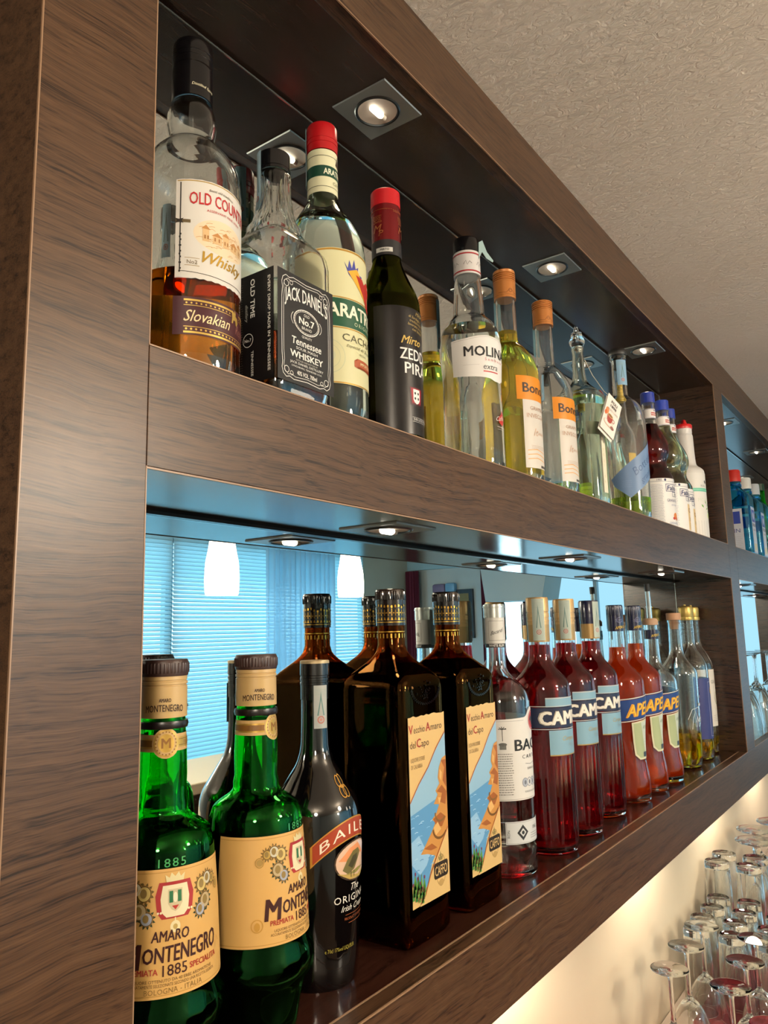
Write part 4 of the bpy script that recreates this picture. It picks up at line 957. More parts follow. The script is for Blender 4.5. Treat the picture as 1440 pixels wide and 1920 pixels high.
def flask():
    t = empty('grappa_flask', (1.417, .073, Z1), 0, 'clear bottle with cork stopper, white script and amber spirit, past the orange bottles', 'bottle', LO)
    g, P = shell(t, [(0, .032), (.005, .0340), (.085, .0368), (.170, .0385), (.192, .0388), (.200, .0365), (.210, .0300), (.220, .0225), (.230, .0165), (.240, .0145), (.270, .0135), (.298, .0130), (.3, .0140), (.304, .0140)], CLEAR, .072, glassm('amber_spirit', (.92, .70, .16), 1.36), n=56)
    ring_obj(t, 'cork', [(.285, .008), (.3045, .0100), (.305, .0150), (.318, .0152), (.3195, .0142), (.3195, .001)], mat('cork_tan', '#b98d6c', .6))
    A = Art(); w = '#cfd3d2'
    A.ring(12, 88, 4.6, 6, 1.6, '#e6e4da', 1); A.text('GRAPPA', 10, 72, 5, w, w=20); A.rect(-4, 56, 22, 61, w, 0)
    A.line([(-26, 10), (-22, 34), (-16, 46), (-12, 36), (-14, 14)], 1.1, w); A.line([(-34, 30), (-24, 50), (-6, 54), (8, 40), (4, 22), (-6, 14), (-10, 26), (4, 34), (24, 38)], 1.3, w); A.text('Nonino', 6, 24, 12, w, shear=.4, w=44)
    A.place(t, 'script_print', R=Rf(P), z=.070, phi=D(-2), label='white script printed on the glass')

def decanter(x, y, label, white):
    t = empty('riserva_bottle', (x, y, Z1), 0, label, 'bottle', 'gold-capped bottles by the divider')
    g, P = shell(t, [(0, .0335), (.005, .0360), (.185, .0370), (.200, .0368), (.212, .0335), (.226, .0270), (.238, .0195), (.246, .0158), (.256, .0150), (.306, .0150)], CLEAR, .040, glassm('gold_spirit', (.93, .80, .25), 1.36), n=56)
    gd = mat('antique_gold', '#b59a55', .35, .6)
    ring_obj(t, 'cap', [(.304, .0150), (.304, .0168), (.3065, .0172), (.311, .0168), (.3115, .0152), (.316, .0158), (.330, .0166), (.334, .0150), (.336, .0100), (.3365, .001)], gd)
    mb = MB(); mb.lathe([(.3360, .001), (.3365, .0030), (.339, .0026), (.340, .001)], 12, c=(-.004, 0)); mb.build('cap_finial', gd, t)
    A = Art()
    if not white:
        A.rect(-40, 0, 46, 130, '#33386f', 0); A.frame(-13, 5, 44, 122, .8, '#b9b6cf', 1); A.text('ORO', 10, 96, 14, '#d3b04e', w=30, bold=.03); A.text('RISERVA', 14, 84, 5, '#b9b6cf', w=30)
        A.ring(14, 50, 11, 16, 2.6, '#b7b79a', 2, a0=100, a1=280); A.smallprint(-6, 8, 8, 14, 2, '#b9b6cf')
        A.place(t, 'label', R=Rf(P), z=.046, phi=D(6), label='blue label with thin white frame')
    else:
        A.rect(-40, 0, 40, 128, '#d8d0c4', 0); A.text('GRAPPA', 8, 96, 8, '#8a8378', w=36); A.ring(12, 62, 12, 16, 3, '#9d9670', 2); A.smallprint(-10, 30, 10, 26, 4, '#9a9288')
        A.place(t, 'label', R=Rf(P), z=.062, phi=D(-10), label='off-white label')
    return t

def gin(x, y, cap, label, w=.0445, dpt=.0300):
    t = empty('blue_gin_bottle', (x, y, Z3), 0, label, 'bottle', 'blue square gin bottles')
    blue = glassm('pale_blue_glass', (.45, .82, .93))
    se = lambda z: 8 if z < .180 else (8 - (z - .180) / .03 * 6 if z < .210 else 2)
    g, P = shell(t, [(0, .040), (.005, w), (.176, w), (.186, .0415), (.196, .0330), (.204, .0250), (.212, .0195), (.236, .0190)], blue, .15, WATER, se=se, n=80)
    ring_obj(t, 'neck_ring', [(.212, .0195), (.212, .0215), (.220, .0215), (.220, .0195)], blue)
    ring_obj(t, 'cap', [(.228, .0196), (.228, .0215), (.260, .0212), (.264, .0195), (.264, .001)], mat('gin_cap_' + cap, cap, .35))
    A = Art(); A.rect(-26, 0, 26, 136, '#cfd2dc', 0); A.frame(-24, 2, 24, 134, .8, '#7f86a8'); A.rect(-20, 92, 20, 128, '#2c3f9c', 1); A.ell(0, 110, 11, 14, '#6f8fd0', 2); A.ell(0, 110, 7, 10, '#e2e0d6', 3)
    A.text('DRY GIN', 0, 78, 9, '#5a4a5c', w=40, bold=.02); A.text('LONDON', 0, 66, 5, '#7a3a4a', w=30); A.smallprint(-18, 18, 34, 60, 6, '#8a8f80'); A.rect(-18, 8, 18, 28, '#d6cba8', 1)
    A.place(t, 'label', plane=((0, -w - .0001, .012), (1, 0, 0), (0, 0, 1), (0, -1, 0)), label='pale label with blue portrait panel')
    B = Art(); B.rect(-24, 0, 24, 130, '#c9cdd8', 0); B.text('GIN', 0, 60, 12, '#4a4f90', w=30); B.smallprint(-20, 20, 8, 50, 8, '#8f94a8'); B.rect(-18, 86, 18, 122, '#34469c', 1)
    B.place(t, 'side_label', plane=((-w - .0001, 0, .012), (0, -1, 0), (0, 0, 1), (-1, 0, 0)))
    return t

# ------------------------------------------------------------------ glasses
def wine_glass_keys(H=.21):
    up = dense([(0, .0325), (.0012, .0325), (.0030, .0250), (.0055, .0120), (.009, .0055), (.020, .0038), (.070, .0036), (.088, .0048), (.093, .0085), (.100, .0160), (.118, .0270), (.145, .0355), (.178, .0405), (.2095, .0415)])
    inn = dense([(.098, .0040), (.104, .0155), (.120, .0258), (.145, .0344), (.178, .0395), (.2095, .0406)])
    return up, inn, H
def wine_glass(loc, label, group):
    t = empty('wine_glass', loc, 0, label, 'glass', group)
    up, inn, H = wine_glass_keys()
    foot = [(H - z, r) for z, r in up if z <= .0931]; bowl_o = [(H - z, r) for z, r in up if z >= .0880]; bowl_i = [(H - z, r) for z, r in inn]
    MB().lathe(foot, 40).build('stem_and_foot', CLEAR, t, angle=50)
    MB().lathe([(H - .088, .0005)] + bowl_o + bowl_i[::-1] + [(H - .0975, .0005)], 40).build('bowl', CLEAR, t, angle=50)
    return t
def tumbler(loc, label, group, H=.165, r1=.026, r2=.033):
    t = empty('tall_tumbler', loc, 0, label, 'glass', group)
    o = [(0, r2), (H * .5, (r1 + r2) / 2), (H - .004, r1), (H - .0006, r1 - .0015), (H, r1 - .004)]
    base = [(H, r1 - .004), (H - .0015, r1 - .0065), (H - .0018, .0006)]
    i = [(H - .016, .0006), (H - .0155, r1 - .006), (H - .019, r1 - .0028), (H * .5, (r1 + r2) / 2 - .0022), (0, r2 - .0014)]
    MB().lathe(o + base[1:] + [(H - .0155, .0005)] + i[1:], 36, closed=True).build('glass_wall', CLEAR, t, angle=45)
    return t
def goblet(loc, label, group):
    t = empty('stemmed_beer_goblet', loc, 0, label, 'glass', group); H = .24
    up = dense([(0, .050), (.002, .051), (.006, .046), (.011, .022), (.018, .0105), (.04, .0085), (.06, .0105), (.072, .022), (.10, .040), (.15, .048), (.20, .046), (.239, .043)])
    MB().lathe([(H - z, r) for z, r in up if z <= .061], 48, flute=[(H - .012, H, 10, .002)]).build('stem_and_foot', CLEAR, t, angle=50)
    bo = [(H - z, r) for z, r in up if z >= .058]; inn = [(H - z, max(r - .0018, .001)) for z, r in up if z >= .068]
    MB().lathe([(H - .058, .0005)] + bo + inn[::-1] + [(H - .067, .0005)], 48).build('bowl', CLEAR, t, angle=50)
    return t
# ------------------------------------------------------------------ the wenge back-bar unit
X0, X1, X2, X3, X4, X5 = -.081, 0., 1.667, 1.7555, 3.42, 3.51
ZB0, ZB1, ZM0, ZM1, ZT0, ZT1 = -.5635, -.4825, -.0797, 0., .40, .4835
DP = .1306; BK = .150; EW = .0012
cab = empty('back_bar_shelf_unit', (0, 0, 0), 0, 'dark wenge wall unit of two open shelf bays framed by wide posts and rails', 'shelf unit')
def board(name, x0, x1, y0, y1, z0, z1, m, bev=.0006, parent=cab):
    return MB().box(x0, x1, y0, y1, z0, z1, bev=bev).build(name, m, parent, smooth=False)
for a, b in ((X0, X1), (X2, X3), (X4, X5)):
    board('post', a + .0002, b - .0002, 0, BK, ZB1 if a > 0 else ZB0, ZT0 if a > 0 else ZT1, WENGE, .0004)
board('top_rail', X1, X5, 0, .018, ZT0, ZT1, WENGE)
board('bottom_rail', X1, X5, 0, .0185, ZB0, ZB1, WENGE)
for a, b in ((X1, X2), (X3, X4)):
    board('middle_rail', a + .0003, b - .0003, 0, .018, ZM0, ZM1, WENGE, .0003)
    board('upper_shelf_board', a, b, .018, BK, ZM0 + .0002, ZM1 - .0005, WENGE_SHELF, .0002)
    board('lower_shelf_board', a, b, .0205, BK, ZB0 + .002, ZB1, WENGE_SHELF, .0002)
    board('soffit_panel', a, b, .018, BK, ZT0, ZT0 + .02, WENGE_TOP, .0002)
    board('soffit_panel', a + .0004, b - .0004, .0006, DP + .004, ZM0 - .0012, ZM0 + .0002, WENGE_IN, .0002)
    board('board_seam', a, b, .0187, .0200, ZB1 - .002, ZB1 + .0004, EDGE, 0)
    for x, s in ((a, 1), (b, -1)):
        for z0, z1 in ((ZM1, ZT0), (ZB1, ZM0 - .0012)):
            x0, x1 = sorted((x, x + s * .0012))
            board('side_lining', x0, x1, .002, DP, z0, z1, WENGE_SIDE, .0002)
    # pale edge banding along the arrises
    for z0, z1 in ((ZT0 - EW, ZT0), (ZB1 - .0004, ZB1 + .0008), (ZM1 - .0004, ZM1 + .0007), (ZM0 - .0018, ZM0 - .0006)):
        board('edge_band', a, b, -.0006, .0010, z0, z1, EDGE, 0)
for x in (X1, X2, X3, X4):
    for z0, z1 in ((ZM1, ZT0), (ZB1, ZM0)): board('edge_band', x - .0004, x + .0004, -.0003, .001, z0, z1, EDGE, 0)
board('edge_band', X0 - .0004, X0 + .0004, -.0003, .0012, ZB0, ZT1, EDGE, 0)
board('back_panel', X0, X5, DP + .006, BK + .006, ZB0, ZT1, mat('back_board', '#15100d', .7), 0)

# mirrors: glass sheet, silvering and polished edges, one in every opening
MIR = mat('silvered_mirror', (212, 222, 220), .0, 1.)
MIR.node_tree.nodes['Principled BSDF'].inputs['Base Color'].default_value = (.80, .86, .85, 1)
POL = mat('polished_glass_edge', '#cfd8d6', .12, .9)
for a, b in ((X1, X2), (X3, X4)):
    for z0, z1 in ((ZM1, ZT0), (ZB1, ZM0 - .0014)):
        t = empty('back_mirror', (a, DP, z0), 0, None, 'mirror', 'mirrors behind the bottles')
        up = 'upper' if z0 > -.1 else 'lower'; bay = 'long near bay' if a < 1 else 'far bay beyond the divider'
        t['label'] = 'wall mirror behind the %s shelf in the %s' % (up, bay)
        w = b - a; h = z1 - z0
        MB().box(.0015, w - .0015, 0, .004, .0006, h - .0036).build('mirror_pane', MIR, t, smooth=False)
        MB().box(.0015, w - .0015, -.0006, .0006, h - .0054, h - .0036).box(w - .0034, w - .0015, -.0006, .0006, .001, h - .0054).build('polished_edge', POL, t, smooth=False)

# recessed square downlights in both soffits
STEEL = mat('brushed_steel', '#a4a8a6', .28, .75); STEELD = mat('dark_steel_ring', '#4a4d4e', .3, 1.)  # the ring is a darker steel than the plate
REFL = mat('lamp_reflector', '#e6dccb', .45, .15)
def downlight(x, z, label):
    t = empty('recessed_spotlight', (x, .062, z), 0, label, 'spotlight', 'square recessed spotlights')
    s = .0365
    mb = MB(); n = 48; zz = -.0016
    # plate with a round opening
    sq = []; ci = []
    for i in range(n):
        a = 2 * PI * i / n; k = s / max(abs(math.cos(a)), abs(math.sin(a)))
        sq.append((k * math.cos(a), k * math.sin(a))); ci.append((.0262 * math.cos(a), .0262 * math.sin(a)))
    v = [(x_, y_, 0) for x_, y_ in sq] + [(x_ * .985, y_ * .985, zz) for x_, y_ in sq] + [(x_, y_, zz) for x_, y_ in ci] + [(x_ * .99, y_ * .99, .004) for x_, y_ in ci]
    f = []
    for i in range(n):
        j = (i + 1) % n
        for q in range(3): f.append((q * n + i, q * n + j, (q + 1) * n + j, (q + 1) * n + i))
    mb.add(v, f); mk('square_plate', mb.v, mb.f, STEEL, t, False)
    MB().lathe([(-.0018, .0262), (-.0030, .0250), (-.0030, .0232), (.0005, .0222), (.0030, .0262), (-.0018, .0262)], 48, closed=True).build('lamp_ring', STEELD, t)
    rf = MB(); rf.lathe([(-.0004, .0228), (.0004, .0224), (.0004, .0060)], 48); o = MB()
    # shallow dish
    P = [(.0000 + .0 , .0226), (.0, .0222)]
    v = []; f = []
    K = 6
    for q in range(K + 1):
        r = .0224 * (1 - q / K * .80); zq = -.0016 + .0012 * (q / K) ** .5
        for i in range(n): v.append((r * math.cos(2 * PI * i / n), r * math.sin(2 * PI * i / n), zq))
    for q in range(K):
        for i in range(n): j = (i + 1) % n; f.append((q * n + i, (q + 1) * n + i, (q + 1) * n + j, q * n + j))
    f.append(tuple((K * n + i) for i in range(n)))
    mk('reflector', v, f, REFL, t)
    b = MB().tube([(-.012, 0, -.0022), (-.010, 0, -.0022), (.006, 0, -.0022), (.0085, 0, -.0022)], [.0012, .0042, .0042, .003], 12).build('bulb', emitter('warm_bulb', (1., .90, .74), 3.2), t)
    MB().tube([(.0085, 0, -.0022), (.0135, 0, -.0022)], .0034, 10).build('bulb_socket', mat('ceramic', '#d8cdbb', .5), t)
    return t
d0 = None
for bay, xs in (('near', (.347, .833, 1.315)), ('far', (2.08, 2.575, 3.06))):
    for i, x in enumerate(xs):
        for z, nm in ((ZT0, 'top soffit over the upper shelf'), (ZM0 - .0012, 'underside of the middle shelf')):
            lab = 'square steel spotlight in the %s, %s of the %s bay' % (nm, ['first', 'second', 'third'][i], bay)
            if d0 is None: d0 = downlight(x, z, lab)
            else: copy_tree(d0, (x, .062, z), lab)
for i, x in enumerate((.347, .833, 1.315)):
    for z in (ZT0, ZM0):
        l = bpy.data.lights.new('spot_bulb', 'SPOT'); l.energy = .55; l.color = (1, .80, .55); l.spot_size = D(110); l.spot_blend = .9; l.shadow_soft_size = .018
        o = bpy.data.objects.new('spot_bulb_light', l); o.location = (x, .062, z - .014); C.objects.link(o)

for i, x in enumerate((.75, 1.35, 1.95, 2.55)):  # spotlights added out of sight under the unit to brighten the wall below
    t = copy_tree(d0, (x, .085, ZB0 + .002), 'added unseen spotlight under the unit brightening the wall and worktop, %s along' % ['first', 'second', 'third', 'fourth'][i])
    l = bpy.data.lights.new('added_under_unit_bulb', 'SPOT'); l.energy = 4.8; l.color = (1, .86, .68); l.spot_size = D(150); l.spot_blend = .6; l.shadow_soft_size = .02
    o = bpy.data.objects.new('added_under_unit_light', l); o.location = (x, .085, ZB0 - .012); C.objects.link(o)

# ------------------------------------------------------------------ the bottles
old_country(); jack(); ara(); zedda(); molinari()
bonollo(.658, .0655, True, 'bottle of golden grappa with copper cap and orange-topped label')
bonollo(.785, .0635, False, 'nearly empty clear grappa bottle with copper cap and orange-topped label')
poli(); slim(); corked()
fabbri(1.314, .0615, 1., glassm('grenadine', (.40, .035, .05), 1.36), 'r', 'hourglass bottle of dark red syrup with blue cap, first of three', .232)
fabbri(1.3935, .0545, 1., glassm('pale_syrup', (.95, .93, .76), 1.36), 'c', 'hourglass bottle of pale cream syrup with blue cap, middle of three', .25)
fabbri(1.4735, .0625, 1., glassm('pale_syrup', (.95, .93, .76), 1.36), 'c', 'hourglass bottle of pale cream syrup with blue cap, nearest the white pour bottle', .25)
pourer()
montenegro(.068, .065, -17 / 41.5, .155, 'green amaro bottle against the near post, its tan label turned to the room, partly drunk', (-70, 52))
montenegro(.160, .065, 10 / 41.5, .148, 'green amaro bottle with tan label standing beside the black cream liqueur bottle', (-74, 56))
baileys()
capo(.372, .079, 'square black-brown amaro bottle with coast label, the one beside the cream liqueur')
capo(.484, .078, 'square black-brown amaro bottle with coast label, the one beside the white rum')
bacardi()
campari(.715, .068, 'ribbed bottle of red bitter with tan strip-covered cap, beside the white rum', True)
campari(.819, .072, 'ribbed bottle of red bitter with tan strip-covered cap, between two of its kind', True)
campari(.938, .078, 'ribbed bottle of red bitter with dark blue cap, beside the first orange bottle', False)
aperol(1.060, .077, 'orange aperitif bottle with navy cap, beside the navy-capped red bitter', .258)
aperol(1.158, .076, 'orange aperitif bottle with navy cap, in the middle of three orange ones', .262)
aperol(1.253, .074, 'half-empty orange aperitif bottle with a chrome pourer', .160, True)
flask()
decanter(1.530, .076, 'clear bottle with gold cap and blue framed label, beside the corked one', False)
decanter(1.622, .086, 'clear bottle with gold cap and off-white label, touching distance from the divider', True)
gin(2.14, .064, '#c22a20', 'square pale blue gin bottle with red cap in the far upper bay')
gin(2.30, .064, '#d5d2cc', 'square pale blue gin bottle with white cap behind the red-capped one')
gin(2.44, .064, '#b9bcc0', 'square pale blue gin bottle with grey cap, third in the far upper bay')
t = empty('green_gin_bottle', (2.58, .065, Z3), 0, 'dark green bottle after the blue gin bottles in the far upper bay', 'bottle')
shell(t, [(0, .034), (.005, .037), (.17, .037), (.19, .032), (.21, .02), (.225, .0155), (.27, .0145)], GREEN, .12, WATER, n=40)
ring_obj(t, 'cap', [(.262, .0150), (.262, .0158), (.285, .0156), (.286, .001)], mat('dark_green_cap', '#143a22', .4))
# far lower bay: a dark wine bottle and upturned stemware
t = empty('dark_wine_bottle', (1.842, .060, Z1), 0, 'dark wine bottle with pinkish label just past the divider in the far lower bay', 'bottle')
P = dense([(0, .034), (.006, .037), (.19, .037), (.21, .030), (.226, .019), (.24, .0145), (.29, .0140)])
MB().lathe([(0, .02)] + P, 40).build('bottle_body', mat('black_bottle', '#060506', .08, coat=.5, spec=.6), t)
ring_obj(t, 'capsule', [(.235, .0150), (.235, .0156), (.296, .0148), (.297, .001)], mat('black_cap', '#0b0b0e'))
A = Art(); A.rect(-40, 0, 40, 110, '#b79c98', 0); A.rect(-40, 20, 40, 24, '#7d3f44', 1); A.rect(-36, 70, 36, 90, '#8f5c60', 1); A.place(t, 'label', R=.037, z=.05, phi=0, label='dusty pink label')
gi = 'wine glasses upturned in the far lower bay'
far = []
g0 = wine_glass((1.965, .055, Z1), 'upturned wine glass beside the dark wine bottle in the far lower bay', gi)
for i, (x, y) in enumerate(((2.06, .070), (2.155, .055), (2.25, .075), (2.345, .055))):
    copy_tree(g0, (x, y, Z1), ['upturned wine glass second from the dark wine bottle, far lower bay', 'upturned wine glass third from the dark wine bottle, far lower bay', 'upturned wine glass fourth from the dark wine bottle, far lower bay', 'upturned wine glass fifth from the dark wine bottle, far lower bay'][i])

# ------------------------------------------------------------------ bar worktop below the unit, with glasses
ZC = -1.0
def S(o, lab=None): o['kind'] = 'structure'; return o
MB().box(-.6, 5.2, -.42, .168, ZC - .04, ZC - .004, bev=.002).build('bar_worktop', mat('worktop_pale', '#b9a796', .35), None, False)
tag(bpy.data.objects['bar_worktop'], 'pale worktop running under the wall unit and carrying the glasses', 'worktop')
MB().box(-.55, 5.15, -.38, .02, -1.95, ZC - .041, bev=.002).build('base_cabinet', WENGE, None, False)
tag(bpy.data.objects['base_cabinet'], 'dark wood base cabinet carrying the pale worktop', 'cabinet')
mb = MB().box(.55, 2.9, -.30, .118, ZC - .0038, ZC - .0006, bev=.001)
o = mb.build('bar_mat', mat('bar_mat_red', '#8e1f2b', .55), None, False); tag(o, 'dark red rubber drip mat on the worktop under the upturned glasses', 'mat')
gw = 'wine glasses upturned on the red mat'
spots = [((1.177, .064), 'against the wall, nearest the camera'), ((1.293, .066), 'against the wall, second along'), ((1.410, .066), 'against the wall, third along'),
         ((1.162, -.040), 'in the outer row, nearest the camera'), ((1.279, -.040), 'in the outer row, second along'), ((1.398, -.036), 'in the outer row, third along'),
         ((1.06, -.12), 'in the outermost row, nearest the camera'), ((1.18, -.145), 'in the outermost row, second along'), ((1.30, -.140), 'in the outermost row, third along')]
w0 = None
for (x, y), where in spots:
    lab = 'upturned wine glass on the red mat %s' % where
    if w0 is None: w0 = wine_glass((x, y, ZC), lab, gw)
    else: copy_tree(w0, (x, y, ZC), lab)
gt = 'tall tumblers upturned behind the wine glasses'
k0 = None
for j, (x, ys) in enumerate(((1.520, (.108, .036, -.036)), (1.595, (.112, .044, -.026)), (1.670, (.108, .040, -.030)), (1.745, (.112, .044, -.024)))):
    for i, y in enumerate(ys):
        lab = 'upturned tall tumbler in the %s row behind the wine glasses, %s' % (['first', 'second', 'third', 'fourth'][j], ['by the wall', 'in the middle', 'on the outer side'][i])
        if k0 is None: k0 = tumbler((x, y, ZC), lab, gt)
        else: copy_tree(k0, (x, y, ZC), lab)
gl = 'highball glasses upturned near the wall'
h0 = None
for j, x in enumerate((1.825, 1.905)):
    for i, y in enumerate((.128, .054)):
        lab = 'tall upturned highball glass %s, %s' % (['just behind the tumblers', 'one step further back'][j], ['touching distance from the wall', 'further from the wall'][i])
        if h0 is None: h0 = tumbler((x, y, ZC), lab, gl, .225, .029, .034)
        else: copy_tree(h0, (x, y, ZC), lab)
gg = 'stemmed beer goblets upturned at the far end'
q0 = goblet((2.01, .070, ZC), 'broad upturned beer goblet with wavy foot, nearest of the goblets to the highballs', gg)
for (x, y), lab in (((2.115, -.03), 'upturned beer goblet with wavy foot on the outer side of the mat'), ((2.13, .090), 'upturned beer goblet with wavy foot second along by the wall'), ((2.25, .060), 'upturned beer goblet with wavy foot third along by the wall'), ((2.37, .030), 'upturned beer goblet with wavy foot at the end of the mat')):
    copy_tree(q0, (x, y, ZC), lab)

# ------------------------------------------------------------------ the room
CEIL = plaster('ceiling_plaster', '#f2e6d6', '#f8efe2', 120, 1., .007, stretch=(1, .6, 1))
CREAM = plaster('cream_wall', '#cdbda2', '#d9cab0', 30, .12, .001)
GREY = plaster('grey_wall', '#cddadb', '#d6e1e1', 20, .08, .001)
XL, XR, YF = -2.6, 5.9, -3.5; ZF = -1.95
def st(name, x0, x1, y0, y1, z0, z1, m):
    o = MB().box(x0, x1, y0, y1, z0, z1).build(name, m, None, False); o['kind'] = 'structure'; return o
st('wall_back', X0 - .0, XR + .1, .170, .27, ZF, ZT1, CREAM)
# darker return left of the unit
st('wall_left', XL, X0 - .0005, .060, .27, ZF, ZT1, mat('brown_wall', '#4a3d30', .6))
st('ceiling', XL - .1, XR + .1, YF - .1, .27, ZT1, ZT1 + .1, CEIL)
st('floor', XL - .1, XR + .1, YF - .1, .27, ZF - .1, ZF, wood('floor_boards', '#4b3628', '#6a4d38', '#7e5e45', seed=11))
st('wall_left', XL - .1, XL, YF - .1, .27, ZF, ZT1, GREY)
st('wall_right', XR, XR + .1, YF - .1, -2.54, ZF, ZT1, GREY); st('wall_right', XR, XR + .1, -.35, .27, ZF, ZT1, GREY)
st('wall_right', XR, XR + .1, -2.54, -.35, ZF, -1.05, GREY); st('wall_right', XR, XR + .1, -2.54, -.35, .33, ZT1, GREY)
# opposite wall with a wide glazed opening
WZ0, WZ1 = -1.85, .47
st('wall_front', XL, 1.1, YF - .1, YF, ZF, ZT1, GREY); st('wall_front', 5.12, XR, YF - .1, YF, ZF, ZT1, plaster('olive_grey_wall', '#d2d4c6', '#dadccf', 20, .08, .001))
st('wall_front', 1.1, 5.12, YF - .1, YF, ZF, WZ0, GREY); st('wall_front', 1.1, 5.12, YF - .1, YF, WZ1, ZT1, GREY); MB().box(2.99, 3.01, YF, YF + .02, WZ0, WZ1).build('trim_2', mat('mullion', '#5f8fa4', .5), None, False)['kind'] = 'structure'
SKY = emitter('daylight_beyond_glass', (.42, .72, .85), 4.3)
SKYW = emitter('bright_daylight', (.55, .85, 1.0), 5.0)
FR = mat('window_frame', '#9fb9c4', .4)
def window(name, u0, u1, v0, v1, axis, at, panes, sky):
    w = empty(name); w['kind'] = 'structure'
    f = MB(); T = .03
    def bx(mb, a0, a1, b0, b1, d0, d1):
        if axis == 'y': mb.box(a0, a1, at + d0, at + d1, b0, b1)
        else: mb.box(at - d1, at - d0, a0, a1, b0, b1)
    for q in range(panes + 1):
        u = u0 + (u1 - u0) * q / panes; bx(f, u - T / 2, u + T / 2, v0, v1, -.06, .0)
    bx(f, u0, u1, v0, v0 + T, -.06, 0); bx(f, u0, u1, v1 - T, v1, -.06, 0)
    f.build('window_frame', FR, w, False)
    g = MB(); bx(g, u0, u1, v0, v1, -.05, -.045); g.build('bright_pane', sky, w, False)
    return w
window('window_1', 1.1, 2.985, WZ0, WZ1, 'y', YF, 2, SKY)
window('window_2', 3.015, 5.12, WZ0, WZ1, 'y', YF, 2, SKY)
SL = cloth('blind_fabric', '#cfe8f0', .55)
def blind(name, x0, x1, label):
    mb = MB(); z = WZ1 - .008; i = 0
    while z > WZ0:
        up = max(0, (z - .02) / .4); tilt = D(50 + 30 * min(1, up)); w = .0300
        dy, dz = w * math.cos(tilt) / 2, w * math.sin(tilt) / 2
        y = YF + .035
        mb.add([(x0, y - dy, z + dz), (x1, y - dy, z + dz), (x1, y + dy, z - dz), (x0, y + dy, z - dz), (x0, y - dy, z + dz + .0012), (x1, y - dy, z + dz + .0012), (x1, y + dy, z - dz + .0012), (x0, y + dy, z - dz + .0012)],
               [(3, 2, 1, 0), (4, 5, 6, 7), (0, 1, 5, 4), (1, 2, 6, 5), (2, 3, 7, 6), (3, 0, 4, 7)])
        z -= .0275
    t = empty(name, (0, 0, 0), 0, label, 'blind', 'pale blue slatted blinds')
    mb.build('slats', SL, t, False)
    return t
blind('slatted_blind', 1.13, 2.996, 'pale blue slatted blind mirrored beside the near post')
blind('slatted_blind', 3.004, 5.09, 'wide pale blue slatted blind mirrored behind the hanging lamps')
# sheer curtain
sheer = cloth('sheer_fabric', '#d8ecf8', .7)
_n = sheer.node_tree; _t = _n.nodes.new('ShaderNodeBsdfTransparent'); _x = _n.nodes.new('ShaderNodeMixShader'); _x.inputs[0].default_value = .45
_o = [q for q in _n.nodes if q.type == 'OUTPUT_MATERIAL'][0]; _s = _o.inputs[0].links[0].from_socket
_n.links.new(_s, _x.inputs[1]); _n.links.new(_t.outputs[0], _x.inputs[2]); _n.links.new(_x.outputs[0], _o.inputs[0])
mb = MB(); n = 90; 
for q in (0, 1):
    for i in range(n + 1):
        x = 3.80 + .80 * i / n; y = YF + .11 + .018 * math.sin(i * .95) + .006 * math.sin(i * 2.3) + q * .0012
        mb.v += [(x, y, -1.88), (x, y, .45)]
m = 2 * (n + 1)
for i in range(n):
    a = 2 * i; mb.f += [(a, a + 2, a + 3, a + 1), (m + a, m + a + 1, m + a + 3, m + a + 2)]; mb.m += [0, 0]
    mb.f += [(a, a + m, a + m + 2, a + 2), (a + 1, a + 3, a + m + 3, a + m + 1)]; mb.m += [0, 0]
o = mb.build('sheer_curtain', sheer, None); tag(o, 'pleated pale blue sheer curtain hanging over the wide blind', 'curtain')
window('window_3', -2.54, -2.30, -1.05, .33, 'x', XR, 1, SKYW)
window('window_4', -2.30, -.35, -1.05, .33, 'x', XR, 3, emitter('hazy_daylight', (.36, .66, .84), 1.25))
# end wall furnishings seen in the mirror
st('trim_1', XR - .05, XR, YF, .17, .385, ZT1, mat('pale_cornice', '#a9d3e4', .5))
mb = MB(); y0, y1 = -2.42, -1.76
mb.add([(5.30, y0, ZT1), (5.30, y1, ZT1), (5.30, y1 - .10, .03), (5.30, y0 + .06, .03), (5.62, y0, ZT1), (5.62, y1, ZT1), (5.62, y1 - .10, .03), (5.62, y0 + .06, .03)], [(0, 1, 2, 3), (7, 6, 5, 4), (0, 4, 5, 1), (1, 5, 6, 2), (2, 6, 7, 3), (3, 7, 4, 0)])
o = mb.build('ceiling_bulkhead', GREY, None, False); o['kind'] = 'structure'
def drape(y0, y1, label):
    mb = MB(); n = 20
    for q in (0, 1):
        for i in range(n + 1):
            y = y0 + (y1 - y0) * i / n; x = XR - .10 + .018 * math.sin(i * 1.5) - q * .0015
            mb.v += [(x, y, -1.9), (x, y, .375)]
    m = 2 * (n + 1)
    for i in range(n):
        a = 2 * i; mb.f += [(a, a + 2, a + 3, a + 1), (m + a, m + a + 1, m + a + 3, m + a + 2), (a, a + m, a + m + 2, a + 2), (a + 1, a + 3, a + m + 3, a + m + 1)]; mb.m += [0] * 4
    o = mb.build('wine_red_curtain', mat('wine_red_cloth', '#6e2740', .8), None); tag(o, label, 'curtain', 'wine red curtains on the end wall')
drape(-3.49, -3.33, 'wine red curtain in the room corner seen in the mirror'); drape(-2.67, -2.52, 'wine red curtain beside the bright window seen in the mirror')
t = empty('framed_picture', (XR - .03, -2.93, -.03), 0, 'dark framed picture hanging on the grey end wall, seen in the mirror', 'picture')
MB().box(0, .03, -.13, .13, -.24, .21, bev=.003).build('frame', mat('dark_frame', '#27323c', .4), t, False); MB().box(-.002, .0, -.09, .09, -.2, .17).build('picture_sheet', mat('picture_tan', '#8f8256', .6), t, False)
